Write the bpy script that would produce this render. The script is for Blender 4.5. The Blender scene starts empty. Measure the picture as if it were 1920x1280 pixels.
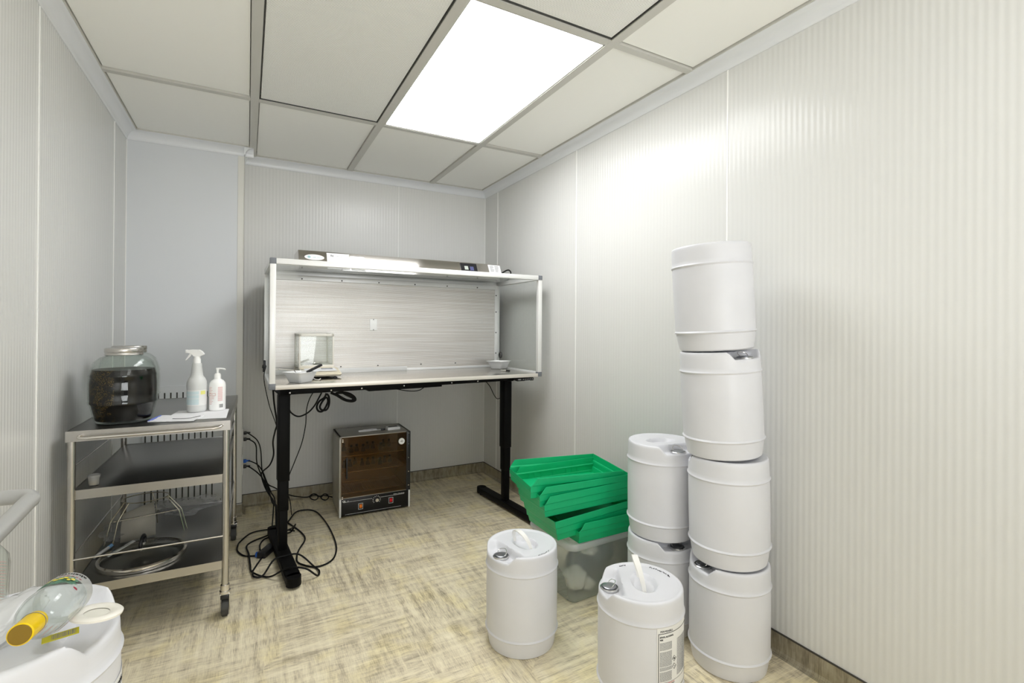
import bpy, bmesh, math, random
from mathutils import Vector, Matrix, Euler, noise
random.seed(7)
S = bpy.context.scene
COL = S.collection
R = math.radians
PI = math.pi

# ------------------------------------------------------------------ camera
CAM_H = 1.19
yaw, pitch, roll = R(28.33), R(0.14), R(0.395)
fwd = Vector((math.sin(yaw)*math.cos(pitch), math.cos(yaw)*math.cos(pitch), math.sin(pitch)))
rgt = Vector((math.cos(yaw), -math.sin(yaw), 0)); upv = rgt.cross(fwd)
r2 = rgt*math.cos(roll) + upv*math.sin(roll); u2 = -rgt*math.sin(roll) + upv*math.cos(roll)
cd = bpy.data.cameras.new('camera'); cam = bpy.data.objects.new('camera', cd); COL.objects.link(cam)
M = Matrix((r2, u2, -fwd)).transposed().to_4x4(); M.translation = Vector((0, 0, CAM_H)); cam.matrix_world = M
cd.sensor_width = 36; cd.lens = 920.2/1920*36; cd.shift_y = -29.1/1920; cd.clip_start = 0.02
S.camera = cam
# ------------------------------------------------------------------ world, exposure, lamp strengths
w = bpy.data.worlds.new('world'); S.world = w; w.use_nodes = True
w.node_tree.nodes['Background'].inputs[0].default_value = (0.9, 0.92, 1, 1)
w.node_tree.nodes['Background'].inputs[1].default_value = 0.1
S.view_settings.view_transform = 'Standard'; S.view_settings.look = 'None'
S.view_settings.gamma = 1; S.view_settings.use_curve_mapping = False
S.view_settings.exposure = 0.68
LAMP_E = 6.8
# added fill light, shining through a made-up opening behind the viewer
al = bpy.data.lights.new('added_fill_light', 'AREA'); al.shape = 'RECTANGLE'; al.size = 1.5; al.size_y = 2.0; al.energy = 46; al.color = (.97, .985, 1.0)
alo = bpy.data.objects.new('added_fill_light', al); COL.objects.link(alo); alo.location = (.55, -2.1, 1.05); alo.rotation_euler = (math.radians(90+62), 0, math.radians(14))
S.cycles.max_bounces = 14; S.cycles.diffuse_bounces = 8; S.cycles.glossy_bounces = 6
S.cycles.transparent_max_bounces = 24; S.cycles.transmission_bounces = 12
S.cycles.caustics_reflective = False; S.cycles.caustics_refractive = False
S.cycles.sample_clamp_indirect = 6

# ------------------------------------------------------------------ materials
def nm(name):
    m = bpy.data.materials.new(name); m.use_nodes = True
    return m, m.node_tree.nodes, m.node_tree.links, m.node_tree.nodes['Principled BSDF']
def mat(name, col, rough=.5, metal=0, bump=0, bscale=200, var=0, vscale=4, spec=.5, coat=0, trans=0, ior=1.45, alpha=1, aniso=None, sss=0):
    m, N, L, b = nm(name)
    b.inputs['Base Color'].default_value = (*col, 1); b.inputs['Roughness'].default_value = rough
    b.inputs['Metallic'].default_value = metal; b.inputs['Specular IOR Level'].default_value = spec
    b.inputs['Coat Weight'].default_value = coat; b.inputs['Transmission Weight'].default_value = trans
    b.inputs['IOR'].default_value = ior; b.inputs['Alpha'].default_value = alpha
    if sss: b.inputs['Subsurface Weight'].default_value = sss; b.inputs['Subsurface Radius'].default_value = (.02, .02, .02)
    tc = N.new('ShaderNodeTexCoord')
    if bump:
        t = N.new('ShaderNodeTexNoise'); t.inputs['Scale'].default_value = bscale; t.inputs['Detail'].default_value = 3
        if aniso:
            mp = N.new('ShaderNodeMapping'); mp.inputs['Scale'].default_value = aniso; L.new(tc.outputs['Object'], mp.inputs[0]); L.new(mp.outputs[0], t.inputs[0])
        else: L.new(tc.outputs['Object'], t.inputs[0])
        bp = N.new('ShaderNodeBump'); bp.inputs['Strength'].default_value = bump; bp.inputs['Distance'].default_value = .002
        L.new(t.outputs[0], bp.inputs['Height']); L.new(bp.outputs[0], b.inputs['Normal'])
    if var:
        t = N.new('ShaderNodeTexNoise'); t.inputs['Scale'].default_value = vscale; t.inputs['Detail'].default_value = 4
        L.new(tc.outputs['Object'], t.inputs[0])
        r = N.new('ShaderNodeMapRange'); r.inputs[1].default_value = .3; r.inputs[2].default_value = .7
        r.inputs[3].default_value = 1-var; r.inputs[4].default_value = 1+var*.5; L.new(t.outputs[0], r.inputs[0])
        h = N.new('ShaderNodeHueSaturation'); h.inputs['Color'].default_value = (*col, 1); L.new(r.outputs[0], h.inputs['Value'])
        L.new(h.outputs[0], b.inputs['Base Color'])
    return m
def mth(N, L, op, a, b=None):
    n = N.new('ShaderNodeMath'); n.operation = op
    for i, v in enumerate((a, b)):
        if v is None: continue
        if isinstance(v, (int, float)): n.inputs[i].default_value = v
        else: L.new(v, n.inputs[i])
    return n.outputs[0]
def wall_mat(name, axis, col, rough=.22, pitch=.0208, amp=.5):
    m, N, L, b = nm(name)
    b.inputs['Base Color'].default_value = (*col, 1); b.inputs['Roughness'].default_value = rough; b.inputs['Specular IOR Level'].default_value = .27
    tc = N.new('ShaderNodeTexCoord'); sp = N.new('ShaderNodeSeparateXYZ'); L.new(tc.outputs['Object'], sp.inputs[0])
    s = mth(N, L, 'SINE', mth(N, L, 'MULTIPLY', sp.outputs[axis], 2*PI/pitch))
    t = N.new('ShaderNodeTexNoise'); t.inputs['Scale'].default_value = 2.2; t.inputs['Detail'].default_value = 2; L.new(tc.outputs['Object'], t.inputs[0])
    hgt = mth(N, L, 'ADD', s, mth(N, L, 'MULTIPLY', t.outputs[0], 6.0))
    bp = N.new('ShaderNodeBump'); bp.inputs['Strength'].default_value = amp; bp.inputs['Distance'].default_value = .0006
    L.new(hgt, bp.inputs['Height']); L.new(bp.outputs[0], b.inputs['Normal'])
    r = N.new('ShaderNodeMapRange'); r.inputs[1].default_value = -1; r.inputs[2].default_value = 1; r.inputs[3].default_value = .988; r.inputs[4].default_value = 1.005
    L.new(s, r.inputs[0]); h = N.new('ShaderNodeHueSaturation'); h.inputs['Color'].default_value = (*col, 1); L.new(r.outputs[0], h.inputs['Value']); L.new(h.outputs[0], b.inputs['Base Color'])
    return m
def perf_mat(name, ax1, ax2, base, hole, pitch, rad, rough, metal, wave=0):
    m, N, L, b = nm(name)
    tc = N.new('ShaderNodeTexCoord'); sp = N.new('ShaderNodeSeparateXYZ'); L.new(tc.outputs['Object'], sp.inputs[0])
    u = mth(N, L, 'DIVIDE', sp.outputs[ax1], pitch); v = mth(N, L, 'DIVIDE', sp.outputs[ax2], pitch*.866)
    row = mth(N, L, 'FLOOR', v); off = mth(N, L, 'MULTIPLY', mth(N, L, 'MODULO', row, 2.0), .5)
    fu = mth(N, L, 'SUBTRACT', mth(N, L, 'FRACT', mth(N, L, 'ADD', u, off)), .5)
    fv = mth(N, L, 'SUBTRACT', mth(N, L, 'FRACT', v), .5)
    d = mth(N, L, 'SQRT', mth(N, L, 'ADD', mth(N, L, 'MULTIPLY', fu, fu), mth(N, L, 'MULTIPLY', fv, fv)))
    msk = mth(N, L, 'LESS_THAN', d, rad)
    mx = N.new('ShaderNodeMix'); mx.data_type = 'RGBA'; L.new(msk, mx.inputs[0])
    mx.inputs[6].default_value = (*base, 1); mx.inputs[7].default_value = (*hole, 1)
    L.new(mx.outputs[2], b.inputs['Base Color'])
    L.new(mth(N, L, 'MULTIPLY', mth(N, L, 'SUBTRACT', 1.0, msk), metal), b.inputs['Metallic'])
    b.inputs['Roughness'].default_value = rough
    if wave:
        mp = N.new('ShaderNodeMapping'); mp.inputs['Scale'].default_value = (1.2, 1, 55); L.new(tc.outputs['Object'], mp.inputs[0])
        t2 = N.new('ShaderNodeTexNoise'); t2.inputs['Scale'].default_value = 1.6; t2.inputs['Detail'].default_value = 4; L.new(mp.outputs[0], t2.inputs[0])
        cr = N.new('ShaderNodeValToRGB'); L.new(t2.outputs[0], cr.inputs[0]); q = cr.color_ramp.elements
        q[0].position = .35; q[0].color = (base[0]*.86, base[1]*.83, base[2]*.80, 1); q[1].position = .65; q[1].color = (*base, 1); L.new(cr.outputs[0], mx.inputs[6])
        t = N.new('ShaderNodeTexNoise'); t.inputs['Scale'].default_value = 3.0; t.inputs['Detail'].default_value = 1; L.new(tc.outputs['Object'], t.inputs[0])
        bp = N.new('ShaderNodeBump'); bp.inputs['Strength'].default_value = wave; bp.inputs['Distance'].default_value = .02
        L.new(t.outputs[0], bp.inputs['Height']); L.new(bp.outputs[0], b.inputs['Normal'])
    return m
def clear_mat(name, tint, rough=.02, milky=0, milkcol=(.9, .9, .9)):
    """thin sheet: transparent + fresnel gloss (+ milky diffuse)"""
    m, N, L, b = nm(name); N.remove(b)
    out = N['Material Output']
    tr = N.new('ShaderNodeBsdfTransparent'); tr.inputs[0].default_value = (*tint, 1)
    gl = N.new('ShaderNodeBsdfGlossy'); gl.inputs['Roughness'].default_value = rough
    ge = N.new('ShaderNodeNewGeometry'); dp = N.new('ShaderNodeVectorMath'); dp.operation = 'DOT_PRODUCT'
    L.new(ge.outputs['Normal'], dp.inputs[0]); L.new(ge.outputs['Incoming'], dp.inputs[1])
    om = mth(N, L, 'SUBTRACT', 1.0, mth(N, L, 'ABSOLUTE', dp.outputs['Value']))
    fo = mth(N, L, 'ADD', mth(N, L, 'MULTIPLY', mth(N, L, 'POWER', om, 5.0), .7), .03)
    cur = tr.outputs[0]
    if milky:
        df = N.new('ShaderNodeBsdfDiffuse'); df.inputs[0].default_value = (*milkcol, 1)
        tl = N.new('ShaderNodeBsdfTranslucent'); tl.inputs[0].default_value = (*milkcol, 1)
        a = N.new('ShaderNodeMixShader'); a.inputs[0].default_value = .45; L.new(df.outputs[0], a.inputs[1]); L.new(tl.outputs[0], a.inputs[2])
        c = N.new('ShaderNodeMixShader'); c.inputs[0].default_value = milky; L.new(cur, c.inputs[1]); L.new(a.outputs[0], c.inputs[2]); cur = c.outputs[0]
    x = N.new('ShaderNodeMixShader'); L.new(fo, x.inputs[0]); L.new(cur, x.inputs[1]); L.new(gl.outputs[0], x.inputs[2])
    L.new(x.outputs[0], out.inputs[0])
    return m
def emis(name, col, e):
    m, N, L, b = nm(name)
    b.inputs['Base Color'].default_value = (.9, .9, .9, 1); b.inputs['Emission Color'].default_value = (*col, 1); b.inputs['Emission Strength'].default_value = e
    return m
def floor_mat(name, dark=1.0):
    m, N, L, b = nm(name)
    tc = N.new('ShaderNodeTexCoord')
    def nz(sc, det=3, scale=1, dist=0, rough=.55):
        mp = N.new('ShaderNodeMapping'); mp.inputs['Scale'].default_value = sc; L.new(tc.outputs['Object'], mp.inputs[0])
        t = N.new('ShaderNodeTexNoise'); t.inputs['Scale'].default_value = scale; t.inputs['Detail'].default_value = det
        t.inputs['Distortion'].default_value = dist; t.inputs['Roughness'].default_value = rough; L.new(mp.outputs[0], t.inputs[0]); return t.outputs[0]
    sx = nz((3.2, 42, 9), 5, 1, .4); sy = nz((42, 3.2, 9), 5, 1, .4)
    fx = nz((24, 330, 20), 3); fy = nz((330, 24, 20), 3)
    def cells(scale, off):
        mp = N.new('ShaderNodeMapping'); mp.inputs['Scale'].default_value = scale; mp.inputs['Location'].default_value = off; L.new(tc.outputs['Object'], mp.inputs[0])
        v = N.new('ShaderNodeTexVoronoi'); v.distance = 'CHEBYCHEV'; v.inputs['Scale'].default_value = 1; L.new(mp.outputs[0], v.inputs[0]);
        s = N.new('ShaderNodeSeparateColor'); L.new(v.outputs['Color'], s.inputs[0]); return s
    c2 = cells((7, 16, 1), (3.3, 1.1, 0)); c3 = cells((16, 7, 1), (5.3, 2.1, 0)); c4 = cells((4, 4, 1), (1, 7, 0))
    def mixf(f, a, b_):
        n = N.new('ShaderNodeMix'); n.data_type = 'FLOAT'; L.new(f, n.inputs[0]); L.new(a, n.inputs[2]); L.new(b_, n.inputs[3]); return n.outputs[0]
    w_ = mth(N, L, 'ADD', mth(N, L, 'MULTIPLY', c4.outputs[0], .7), .15)
    g = mixf(w_, sx, sy); gf = mixf(w_, fx, fy)
    tot = mth(N, L, 'ADD', mth(N, L, 'MULTIPLY', g, .55), mth(N, L, 'MULTIPLY', gf, .45))
    tot = mth(N, L, 'ADD', mth(N, L, 'MULTIPLY', mth(N, L, 'SUBTRACT', tot, .5), 1.25), .5)
    blk = mth(N, L, 'ADD', mth(N, L, 'MULTIPLY', c2.outputs[1], .5), mth(N, L, 'MULTIPLY', c3.outputs[1], .5))
    tot = mth(N, L, 'ADD', tot, mth(N, L, 'MULTIPLY', mth(N, L, 'SUBTRACT', blk, .5), .10))
    tot = mth(N, L, 'ADD', tot, mth(N, L, 'MULTIPLY', mth(N, L, 'SUBTRACT', nz((3.2, 3.2, 5), 3), .5), .24))
    cr = N.new('ShaderNodeValToRGB'); L.new(tot, cr.inputs[0]); e = cr.color_ramp.elements
    D = dark
    def c(r, g_, b_): return (r*D, g_*D, b_*D, 1)
    e[0].position = .30; e[0].color = c(.20, .165, .12); e[1].position = .70; e[1].color = c(.70, .64, .49)
    for p, cc in ((.40, c(.37, .32, .225)), (.49, c(.53, .47, .34)), (.58, c(.63, .57, .42))):
        x = e.new(p); x.color = cc
    # yellowish blush
    yl = N.new('ShaderNodeMix'); yl.data_type = 'RGBA'; yl.blend_type = 'MULTIPLY'
    ym = N.new('ShaderNodeMapRange'); ym.inputs[1].default_value = .5; ym.inputs[2].default_value = .68; L.new(nz((7, 7, 7), 2, 1, .3), ym.inputs[0])
    L.new(ym.outputs[0], yl.inputs[0]); L.new(cr.outputs[0], yl.inputs[6]); yl.inputs[7].default_value = (1.0, .98, .85, 1)
    L.new(yl.outputs[2], b.inputs['Base Color'])
    b.inputs['Roughness'].default_value = .42
    bp = N.new('ShaderNodeBump'); bp.inputs['Strength'].default_value = .12; bp.inputs['Distance'].default_value = .001; L.new(gf, bp.inputs['Height']); L.new(bp.outputs[0], b.inputs['Normal'])
    return m

WALLC = (.712, .712, .695)
m_wx = wall_mat('wall panel ribs along x', 0, WALLC); m_wy = wall_mat('wall panel ribs along y', 1, WALLC)
m_grey = mat('grey painted panel', (.70, .72, .745), .35, bump=.02, bscale=600)
m_trimw = mat('white seam trim', (.92, .92, .90), .3); m_cove = mat('white cove trim', (.80, .815, .84), .22)
m_cream = mat('cream corner trim', (.74, .73, .68), .35)
m_tile = mat('ceiling tile', (.94, .935, .90), .8, bump=.03, bscale=300)
m_grid = mat('ceiling grid grey', (.58, .57, .53), .4); m_gap = mat('dark gap', (.06, .06, .055), .8)
m_perfc = perf_mat('perforated ceiling sheet', 0, 1, (.93, .93, .90), (.30, .30, .29), .0062, .22, .55, 0)
m_floor = floor_mat('woven look vinyl floor', 1.36); m_base = floor_mat('vinyl cove base', .62)
m_cap = mat('dark cap strip', (.05, .045, .04), .5)
m_lamp = emis('lamp diffuser', (.975, .985, 1.0), LAMP_E)
m_fill_panel = emis('added rear fill diffuser', (.975, .985, 1.0), LAMP_E*.22)  # unseen rear panel, added to raise the overall brightness
m_lampf = mat('lamp frame', (.50, .49, .455), .4)
m_steel = mat('brushed stainless', (.56, .54, .51), .27, 1, bump=.06, bscale=30, aniso=(1, 40, 40))
m_steelx = mat('stainless shelf', (.30, .295, .285), .30, 1, bump=.04, bscale=400)
m_chrome = mat('bright steel', (.75, .72, .68), .14, 1)
m_worktop = mat('stainless worktop', (.82, .78, .73), .22, 1, bump=.03, bscale=20, aniso=(1, 40, 1))
m_alu = mat('white aluminium extrusion', (.82, .82, .81), .32, .15)
m_cornerp = mat('grey plastic corner', (.17, .18, .20), .5)
m_perf = perf_mat('perforated stainless', 0, 2, (.80, .78, .75), (.14, .14, .14), .0054, .27, .40, .6, wave=.25)
m_acryl = clear_mat('clear acrylic', (.97, .98, .975), .01)
m_black = mat('black powder coat', (.004, .004, .004), .5, bump=.05, bscale=900, spec=.12)
m_cable = mat('black cable', (.006, .006, .006), .5, spec=.25); m_blackp = mat('black plastic', (.015, .015, .017), .35)
m_blue = mat('blue plug plastic', (.01, .12, .55), .4)
m_white = mat('white plastic', (.94, .94, .93), .35); m_whitep = mat('white paper', (.85, .85, .87), .8, bump=.1, bscale=60)
m_pail = mat('white hdpe', (.69, .695, .73), .38, bump=.04, bscale=25, var=.03, vscale=9, sss=.0)
m_pailt = mat('milky handle plastic', (.84, .83, .80), .3)
m_capm = mat('grey metal cap', (.34, .35, .37), .3, 1); m_ringm = mat('zinc cap ring', (.62, .62, .62), .25, 1)
m_green = mat('green bin plastic', (.004, .44, .17), .38, var=.05, vscale=6)
m_box = clear_mat('frosted storage box', (.90, .93, .935), .25, .30, (.74, .78, .79)); m_boxl = clear_mat('frosted lid', (.93, .95, .97), .2, .68, (.84, .88, .91))
m_bag = clear_mat('thin plastic bag', (.95, .95, .95), .12, .25)
m_ink = mat('black ink', (.01, .01, .01), .7); m_inkg = mat('grey print', (.22, .22, .22), .8)
m_lab = mat('label film', (.79, .79, .775), .4); m_red = mat('red print', (.6, .05, .05), .6)
m_glass = mat('clear glass', (.97, 1, .98), .01, trans=1, ior=1.45)
m_glasst = clear_mat('thin glass', (.965, .98, .97), .01)
m_creamp = mat('cream instrument plastic', (.78, .71, .56), .4); m_offw = mat('off white plastic', (.82, .79, .72), .4)
m_yellow = mat('yellow cap', (.85, .58, .0), .35); m_ycard = mat('yellow tag', (.50, .46, .03), .6)
m_orange = mat('orange switch', (.9, .22, .02), .3); m_redsw = mat('red switch', (.75, .01, .02), .3)
m_led = emis('red led', (1, .05, .02), 4)
m_amber = clear_mat('amber acrylic door', (.58, .47, .30), .03)
m_hsteel = mat('grey painted oven steel', (.43, .41, .355), .4, .3)
m_hin = mat('oven interior steel', (.55, .5, .42), .3, .6)
m_wire = mat('shelf wire', (.7, .66, .55), .25, 1)
m_paleb = mat('pale blue label', (.60, .72, .74), .6); m_pink = mat('pink print', (.80, .55, .54), .7); m_spray = mat('milky bottle', (.66, .67, .66), .3)
m_yl = mat('yellow label', (.80, .78, .25), .6); m_teal = mat('teal print', (.35, .55, .58), .6)
m_gp = mat('dark green print', (.09, .22, .14), .5); m_rp = mat('dark red print', (.35, .02, .05), .5); m_yp = mat('gold print', (.75, .62, .05), .5)
m_tube = mat('silver painted tube', (.50, .50, .49), .3, .25)
m_fabric = mat('cream filter cloth', (.52, .49, .42), .9, bump=.3, bscale=300)
m_greybag = mat('grey pouch', (.19, .21, .22), .5); m_stick = mat('sticker blue', (.25, .5, .85), .5)
m_zip = mat('blue zip strip', (.12, .17, .55), .5)
def liquid_mat():
    m, N, L, b = nm('dark herb liquid')
    tc = N.new('ShaderNodeTexCoord')
    v = N.new('ShaderNodeTexVoronoi'); v.inputs['Scale'].default_value = 300; L.new(tc.outputs['Object'], v.inputs[0])
    n = N.new('ShaderNodeTexNoise'); n.inputs['Scale'].default_value = 40; n.inputs['Detail'].default_value = 6; L.new(tc.outputs['Object'], n.inputs[0])
    sp = N.new('ShaderNodeSeparateXYZ'); L.new(tc.outputs['Object'], sp.inputs[0])
    side = mth(N, L, 'LESS_THAN', sp.outputs[0], -.012)
    a = mth(N, L, 'MULTIPLY', mth(N, L, 'LESS_THAN', v.outputs['Distance'], .38), mth(N, L, 'GREATER_THAN', n.outputs[0], .485))
    a = mth(N, L, 'MULTIPLY', a, side)
    mx = N.new('ShaderNodeMix'); mx.data_type = 'RGBA'; L.new(a, mx.inputs[0]); mx.inputs[6].default_value = (.004, .0028, .002, 1); mx.inputs[7].default_value = (.16, .10, .025, 1)
    L.new(mx.outputs[2], b.inputs['Base Color']); b.inputs['Roughness'].default_value = .3; b.inputs['Specular IOR Level'].default_value = .05
    return m
m_liq = liquid_mat()

# ------------------------------------------------------------------ mesh helpers
def newbm(): return bmesh.new()
def box(bm, x0, x1, y0, y1, z0, z1, bev=0, T=None, seg=2):
    r = bmesh.ops.create_cube(bm, size=1); vs = r['verts']
    for v in vs: v.co = Vector((x0+(v.co.x+.5)*(x1-x0), y0+(v.co.y+.5)*(y1-y0), z0+(v.co.z+.5)*(z1-z0)))
    if bev:
        es = list({e for v in vs for e in v.link_edges}); q = bmesh.ops.bevel(bm, geom=es, offset=bev, segments=seg, profile=.5, affect='EDGES')
        vs = list({v for f in q['faces'] for v in f.verts} | {v for v in vs if v.is_valid})
    if T is not None: bmesh.ops.transform(bm, matrix=T, verts=vs)
    return vs
def cyl(bm, p0, p1, r0, r1=None, n=24, caps=True):
    p0 = Vector(p0); p1 = Vector(p1); d = p1-p0; r1 = r0 if r1 is None else r1
    q = d.to_track_quat('Z', 'Y').to_matrix().to_4x4()
    T = Matrix.Translation((p0+p1)/2) @ q
    return bmesh.ops.create_cone(bm, cap_ends=caps, segments=n, radius1=r0, radius2=r1, depth=d.length, matrix=T)['verts']
def lathe(bm, prof, n=48, T=None, zfun=None):
    rings = []; allv = []
    for r, z in prof:
        if r < 1e-6: ring = [bm.verts.new((0, 0, z))]
        else: ring = [bm.verts.new((r*math.cos(2*PI*i/n), r*math.sin(2*PI*i/n), z)) for i in range(n)]
        rings.append(ring); allv += ring
    for a, b in zip(rings, rings[1:]):
        for i in range(n):
            j = (i+1) % n
            if len(a) == 1 and len(b) == 1: continue
            if len(a) == 1: bm.faces.new((a[0], b[j], b[i])) if False else bm.faces.new((a[0], b[i], b[j]))
            elif len(b) == 1: bm.faces.new((a[j], a[i], b[0]))
            else: bm.faces.new((a[j], a[i], b[i], b[j]))
    if zfun:
        for v in allv: v.co.z = zfun(v.co)
    if T is not None: bmesh.ops.transform(bm, matrix=T, verts=allv)
    return allv
def spline(pts, k=6, closed=False):
    P = [Vector(p) for p in pts]; n = len(P); out = []
    g = (lambda i: P[i % n]) if closed else (lambda i: P[max(0, min(n-1, i))])
    for i in range(n if closed else n-1):
        a, b, c, d = g(i-1), g(i), g(i+1), g(i+2)
        for s in range(k):
            t = s/k
            out.append(.5*((2*b)+(-a+c)*t+(2*a-5*b+4*c-d)*t*t+(-a+3*b-3*c+d)*t**3))
    if not closed: out.append(P[-1])
    return out
def tube(bm, pts, r, n=8, closed=False, k=6, smooth=True, flat=None):
    P = spline(pts, k, closed) if smooth else [Vector(p) for p in pts]
    N = len(P); rings = []; up = None
    for i, p in enumerate(P):
        t = (P[(i+1) % N]-P[i-1]) if closed else (P[min(N-1, i+1)]-P[max(0, i-1)])
        if t.length < 1e-9: t = Vector((0, 0, 1))
        t.normalize()
        if up is None: up = Vector((0, 0, 1)) if abs(t.z) < .9 else Vector((1, 0, 0))
        up = (up - t*up.dot(t))
        if up.length < 1e-6: up = t.orthogonal()
        up.normalize(); s = t.cross(up)
        ru = r if flat is None else flat
        rings.append([bm.verts.new(p + s*r*math.cos(2*PI*j/n) + up*ru*math.sin(2*PI*j/n)) for j in range(n)])
    rng = range(N) if closed else range(N-1)
    for i in rng:
        a, b = rings[i], rings[(i+1) % N]
        for j in range(n): bm.faces.new((a[j], a[(j+1) % n], b[(j+1) % n], b[j]))
    if not closed:
        bm.faces.new(rings[0][::-1]); bm.faces.new(rings[-1])
def obj(name, bm, m, parent=None, smooth=True, loc=None, rot=None):
    bmesh.ops.recalc_face_normals(bm, faces=bm.faces)
    me = bpy.data.meshes.new(name); bm.to_mesh(me); bm.free()
    ms = m if isinstance(m, (list, tuple)) else [m]
    for x in ms: me.materials.append(x)
    if smooth:
        for p in me.polygons: p.use_smooth = True
        try: me.set_sharp_from_angle(angle=R(38))
        except Exception: pass
    o = bpy.data.objects.new(name, me); COL.objects.link(o)
    if parent: o.parent = parent
    if loc: o.location = loc
    if rot: o.rotation_euler = rot
    return o
def pieces(name, m, parent, fns):
    for fn in fns:
        b = newbm(); fn(b); obj(name, b, m, parent)
def tag(o, label, cat, group=None):
    o['label'] = label; o['category'] = cat
    if group: o['group'] = group
    return o
def thing(name, label, cat, loc=(0, 0, 0), rot=(0, 0, 0), group=None):
    o = bpy.data.objects.new(name, None); COL.objects.link(o); o.location = loc; o.rotation_euler = rot; o.empty_display_size = .05
    return tag(o, label, cat, group)
def struct(name, bm, m, parent=None, smooth=False):
    o = obj(name, bm, m, parent, smooth)
    if not parent: o['kind'] = 'structure'
    return o
def copy_tree(o, parent=None):
    c = o.copy(); COL.objects.link(c)
    if parent: c.parent = parent
    for ch in [x for x in bpy.data.objects if x.parent == o]: copy_tree(ch, c)
    return c
def text_bm(bm, s, size, T, font_ext=0.0002, align='LEFT', fn=None, bold=0):
    cu = bpy.data.curves.new('t', 'FONT'); cu.body = s; cu.size = size; cu.extrude = font_ext; cu.align_x = align; cu.offset = bold; cu.resolution_u = 2
    o = bpy.data.objects.new('t', cu); COL.objects.link(o)
    dg = bpy.context.evaluated_depsgraph_get(); me = bpy.data.meshes.new_from_object(o.evaluated_get(dg))
    n0 = len(bm.verts); bm.from_mesh(me); bm.verts.ensure_lookup_table(); vs = bm.verts[n0:]
    for v in vs: v.co = (T @ v.co) if fn is None else fn(v.co)
    bpy.data.objects.remove(o); bpy.data.curves.remove(cu); bpy.data.meshes.remove(me)
def frameT(o, ex, ey):
    ex = Vector(ex).normalized(); ey = Vector(ey).normalized(); ez = ex.cross(ey)
    m = Matrix((ex, ey, ez)).transposed().to_4x4(); m.translation = Vector(o); return m

# ------------------------------------------------------------------ room
XL, XR, YB, YF, H = -.616, 1.724, 3.676, -1.9, 2.299
YP, XPN = 3.512, -.025           # grey boxed-out panel face and its free side
b = newbm(); box(b, XL-.2, XR+.2, YF-.2, YB+.2, -.1, 0); struct('floor', b, m_floor)
b = newbm(); box(b, XR, XR+.12, YF, YB+.12, 0, H+.1); struct('wall_right', b, m_wy)
b = newbm(); box(b, XL-.12, XL, YF, YB+.12, 0, H+.1); struct('wall_left', b, m_wy)
b = newbm(); box(b, XL-.12, XR+.12, YB, YB+.12, 0, H+.1); struct('wall_back', b, m_wx)
b = newbm(); box(b, XL-.12, -.25, YF-.12, YF, 0, H+.1); box(b, 1.35, XR+.12, YF-.12, YF, 0, H+.1); box(b, -.25, 1.35, YF-.12, YF, 2.1, H+.1); struct('wall_front', b, m_wx)  # unseen wall, its opening made up to let the fill light in
b = newbm(); box(b, XL, XPN, YP, YB, 0, H+.05); struct('wall_chase', b, m_grey)
# corner trims of the boxed-out chase
b = newbm(); box(b, XPN-.034, XPN+.002, YP-.004, YP, .07, H-.04, .001); box(b, XPN, XPN+.002, YP-.004, YB, .07, H-.04); struct('trim_1', b, m_cream)
# seams: thin white strips
k = 2
def seam(x0, x1, y0, y1, z0=.08, z1=H-.045):
    global k
    b = newbm(); box(b, x0, x1, y0, y1, z0, z1, .0006); struct('trim_%d' % k, b, m_trimw); k += 1
for y in (3.445, 2.397, 1.35, .303, -.744): seam(XR-.0022, XR+.001, y-.0035, y+.0035)
for y in (3.23, 2.186, 1.14, .09): seam(XL-.001, XL+.0022, y-.0035, y+.0035)
for x in (1.001,): seam(x-.002, x+.002, YB-.0015, YB+.001)
seam(XR-.004, XR, YB-.004, YB, .08, H-.04); seam(XL, XL+.004, YP-.004, YP, .08, H-.04)
# coves
def cove(p0, p1, nrm, c=.052, z=H):
    p0 = Vector(p0); p1 = Vector(p1); nrm = Vector(nrm); b = newbm()
    prof = [(0, 0), (c, 0), (c, -.005)]
    for i in range(7):
        a = PI/2*i/6; prof.append((c-.003-(c-.010)*math.sin(a), -.007-(c-.010)*(1-math.cos(a))))
    prof += [(.004, -c), (0, -c)]
    vs = [[b.verts.new(p+nrm*u+Vector((0, 0, z+v))) for u, v in prof] for p in (p0, p1)]
    n = len(prof)
    for i in range(n): b.faces.new((vs[0][i], vs[0][(i+1) % n], vs[1][(i+1) % n], vs[1][i]))
    b.faces.new(vs[0]); b.faces.new(vs[1][::-1])
    global k
    struct('trim_%d' % k, b, m_cove, smooth=True); k += 1
cove((XR, YF, 0), (XR, YB, 0), (-1, 0, 0)); cove((XL, YF, 0), (XL, YP, 0), (1, 0, 0))
cove((XL, YP, 0), (XPN+.052, YP, 0), (0, -1, 0)); cove((XPN, YB, 0), (XR, YB, 0), (0, -1, 0)); cove((XPN, YP-.052, 0), (XPN, YB, 0), (1, 0, 0))
cove((XL, YF, 0), (XR, YF, 0), (0, 1, 0))
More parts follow.
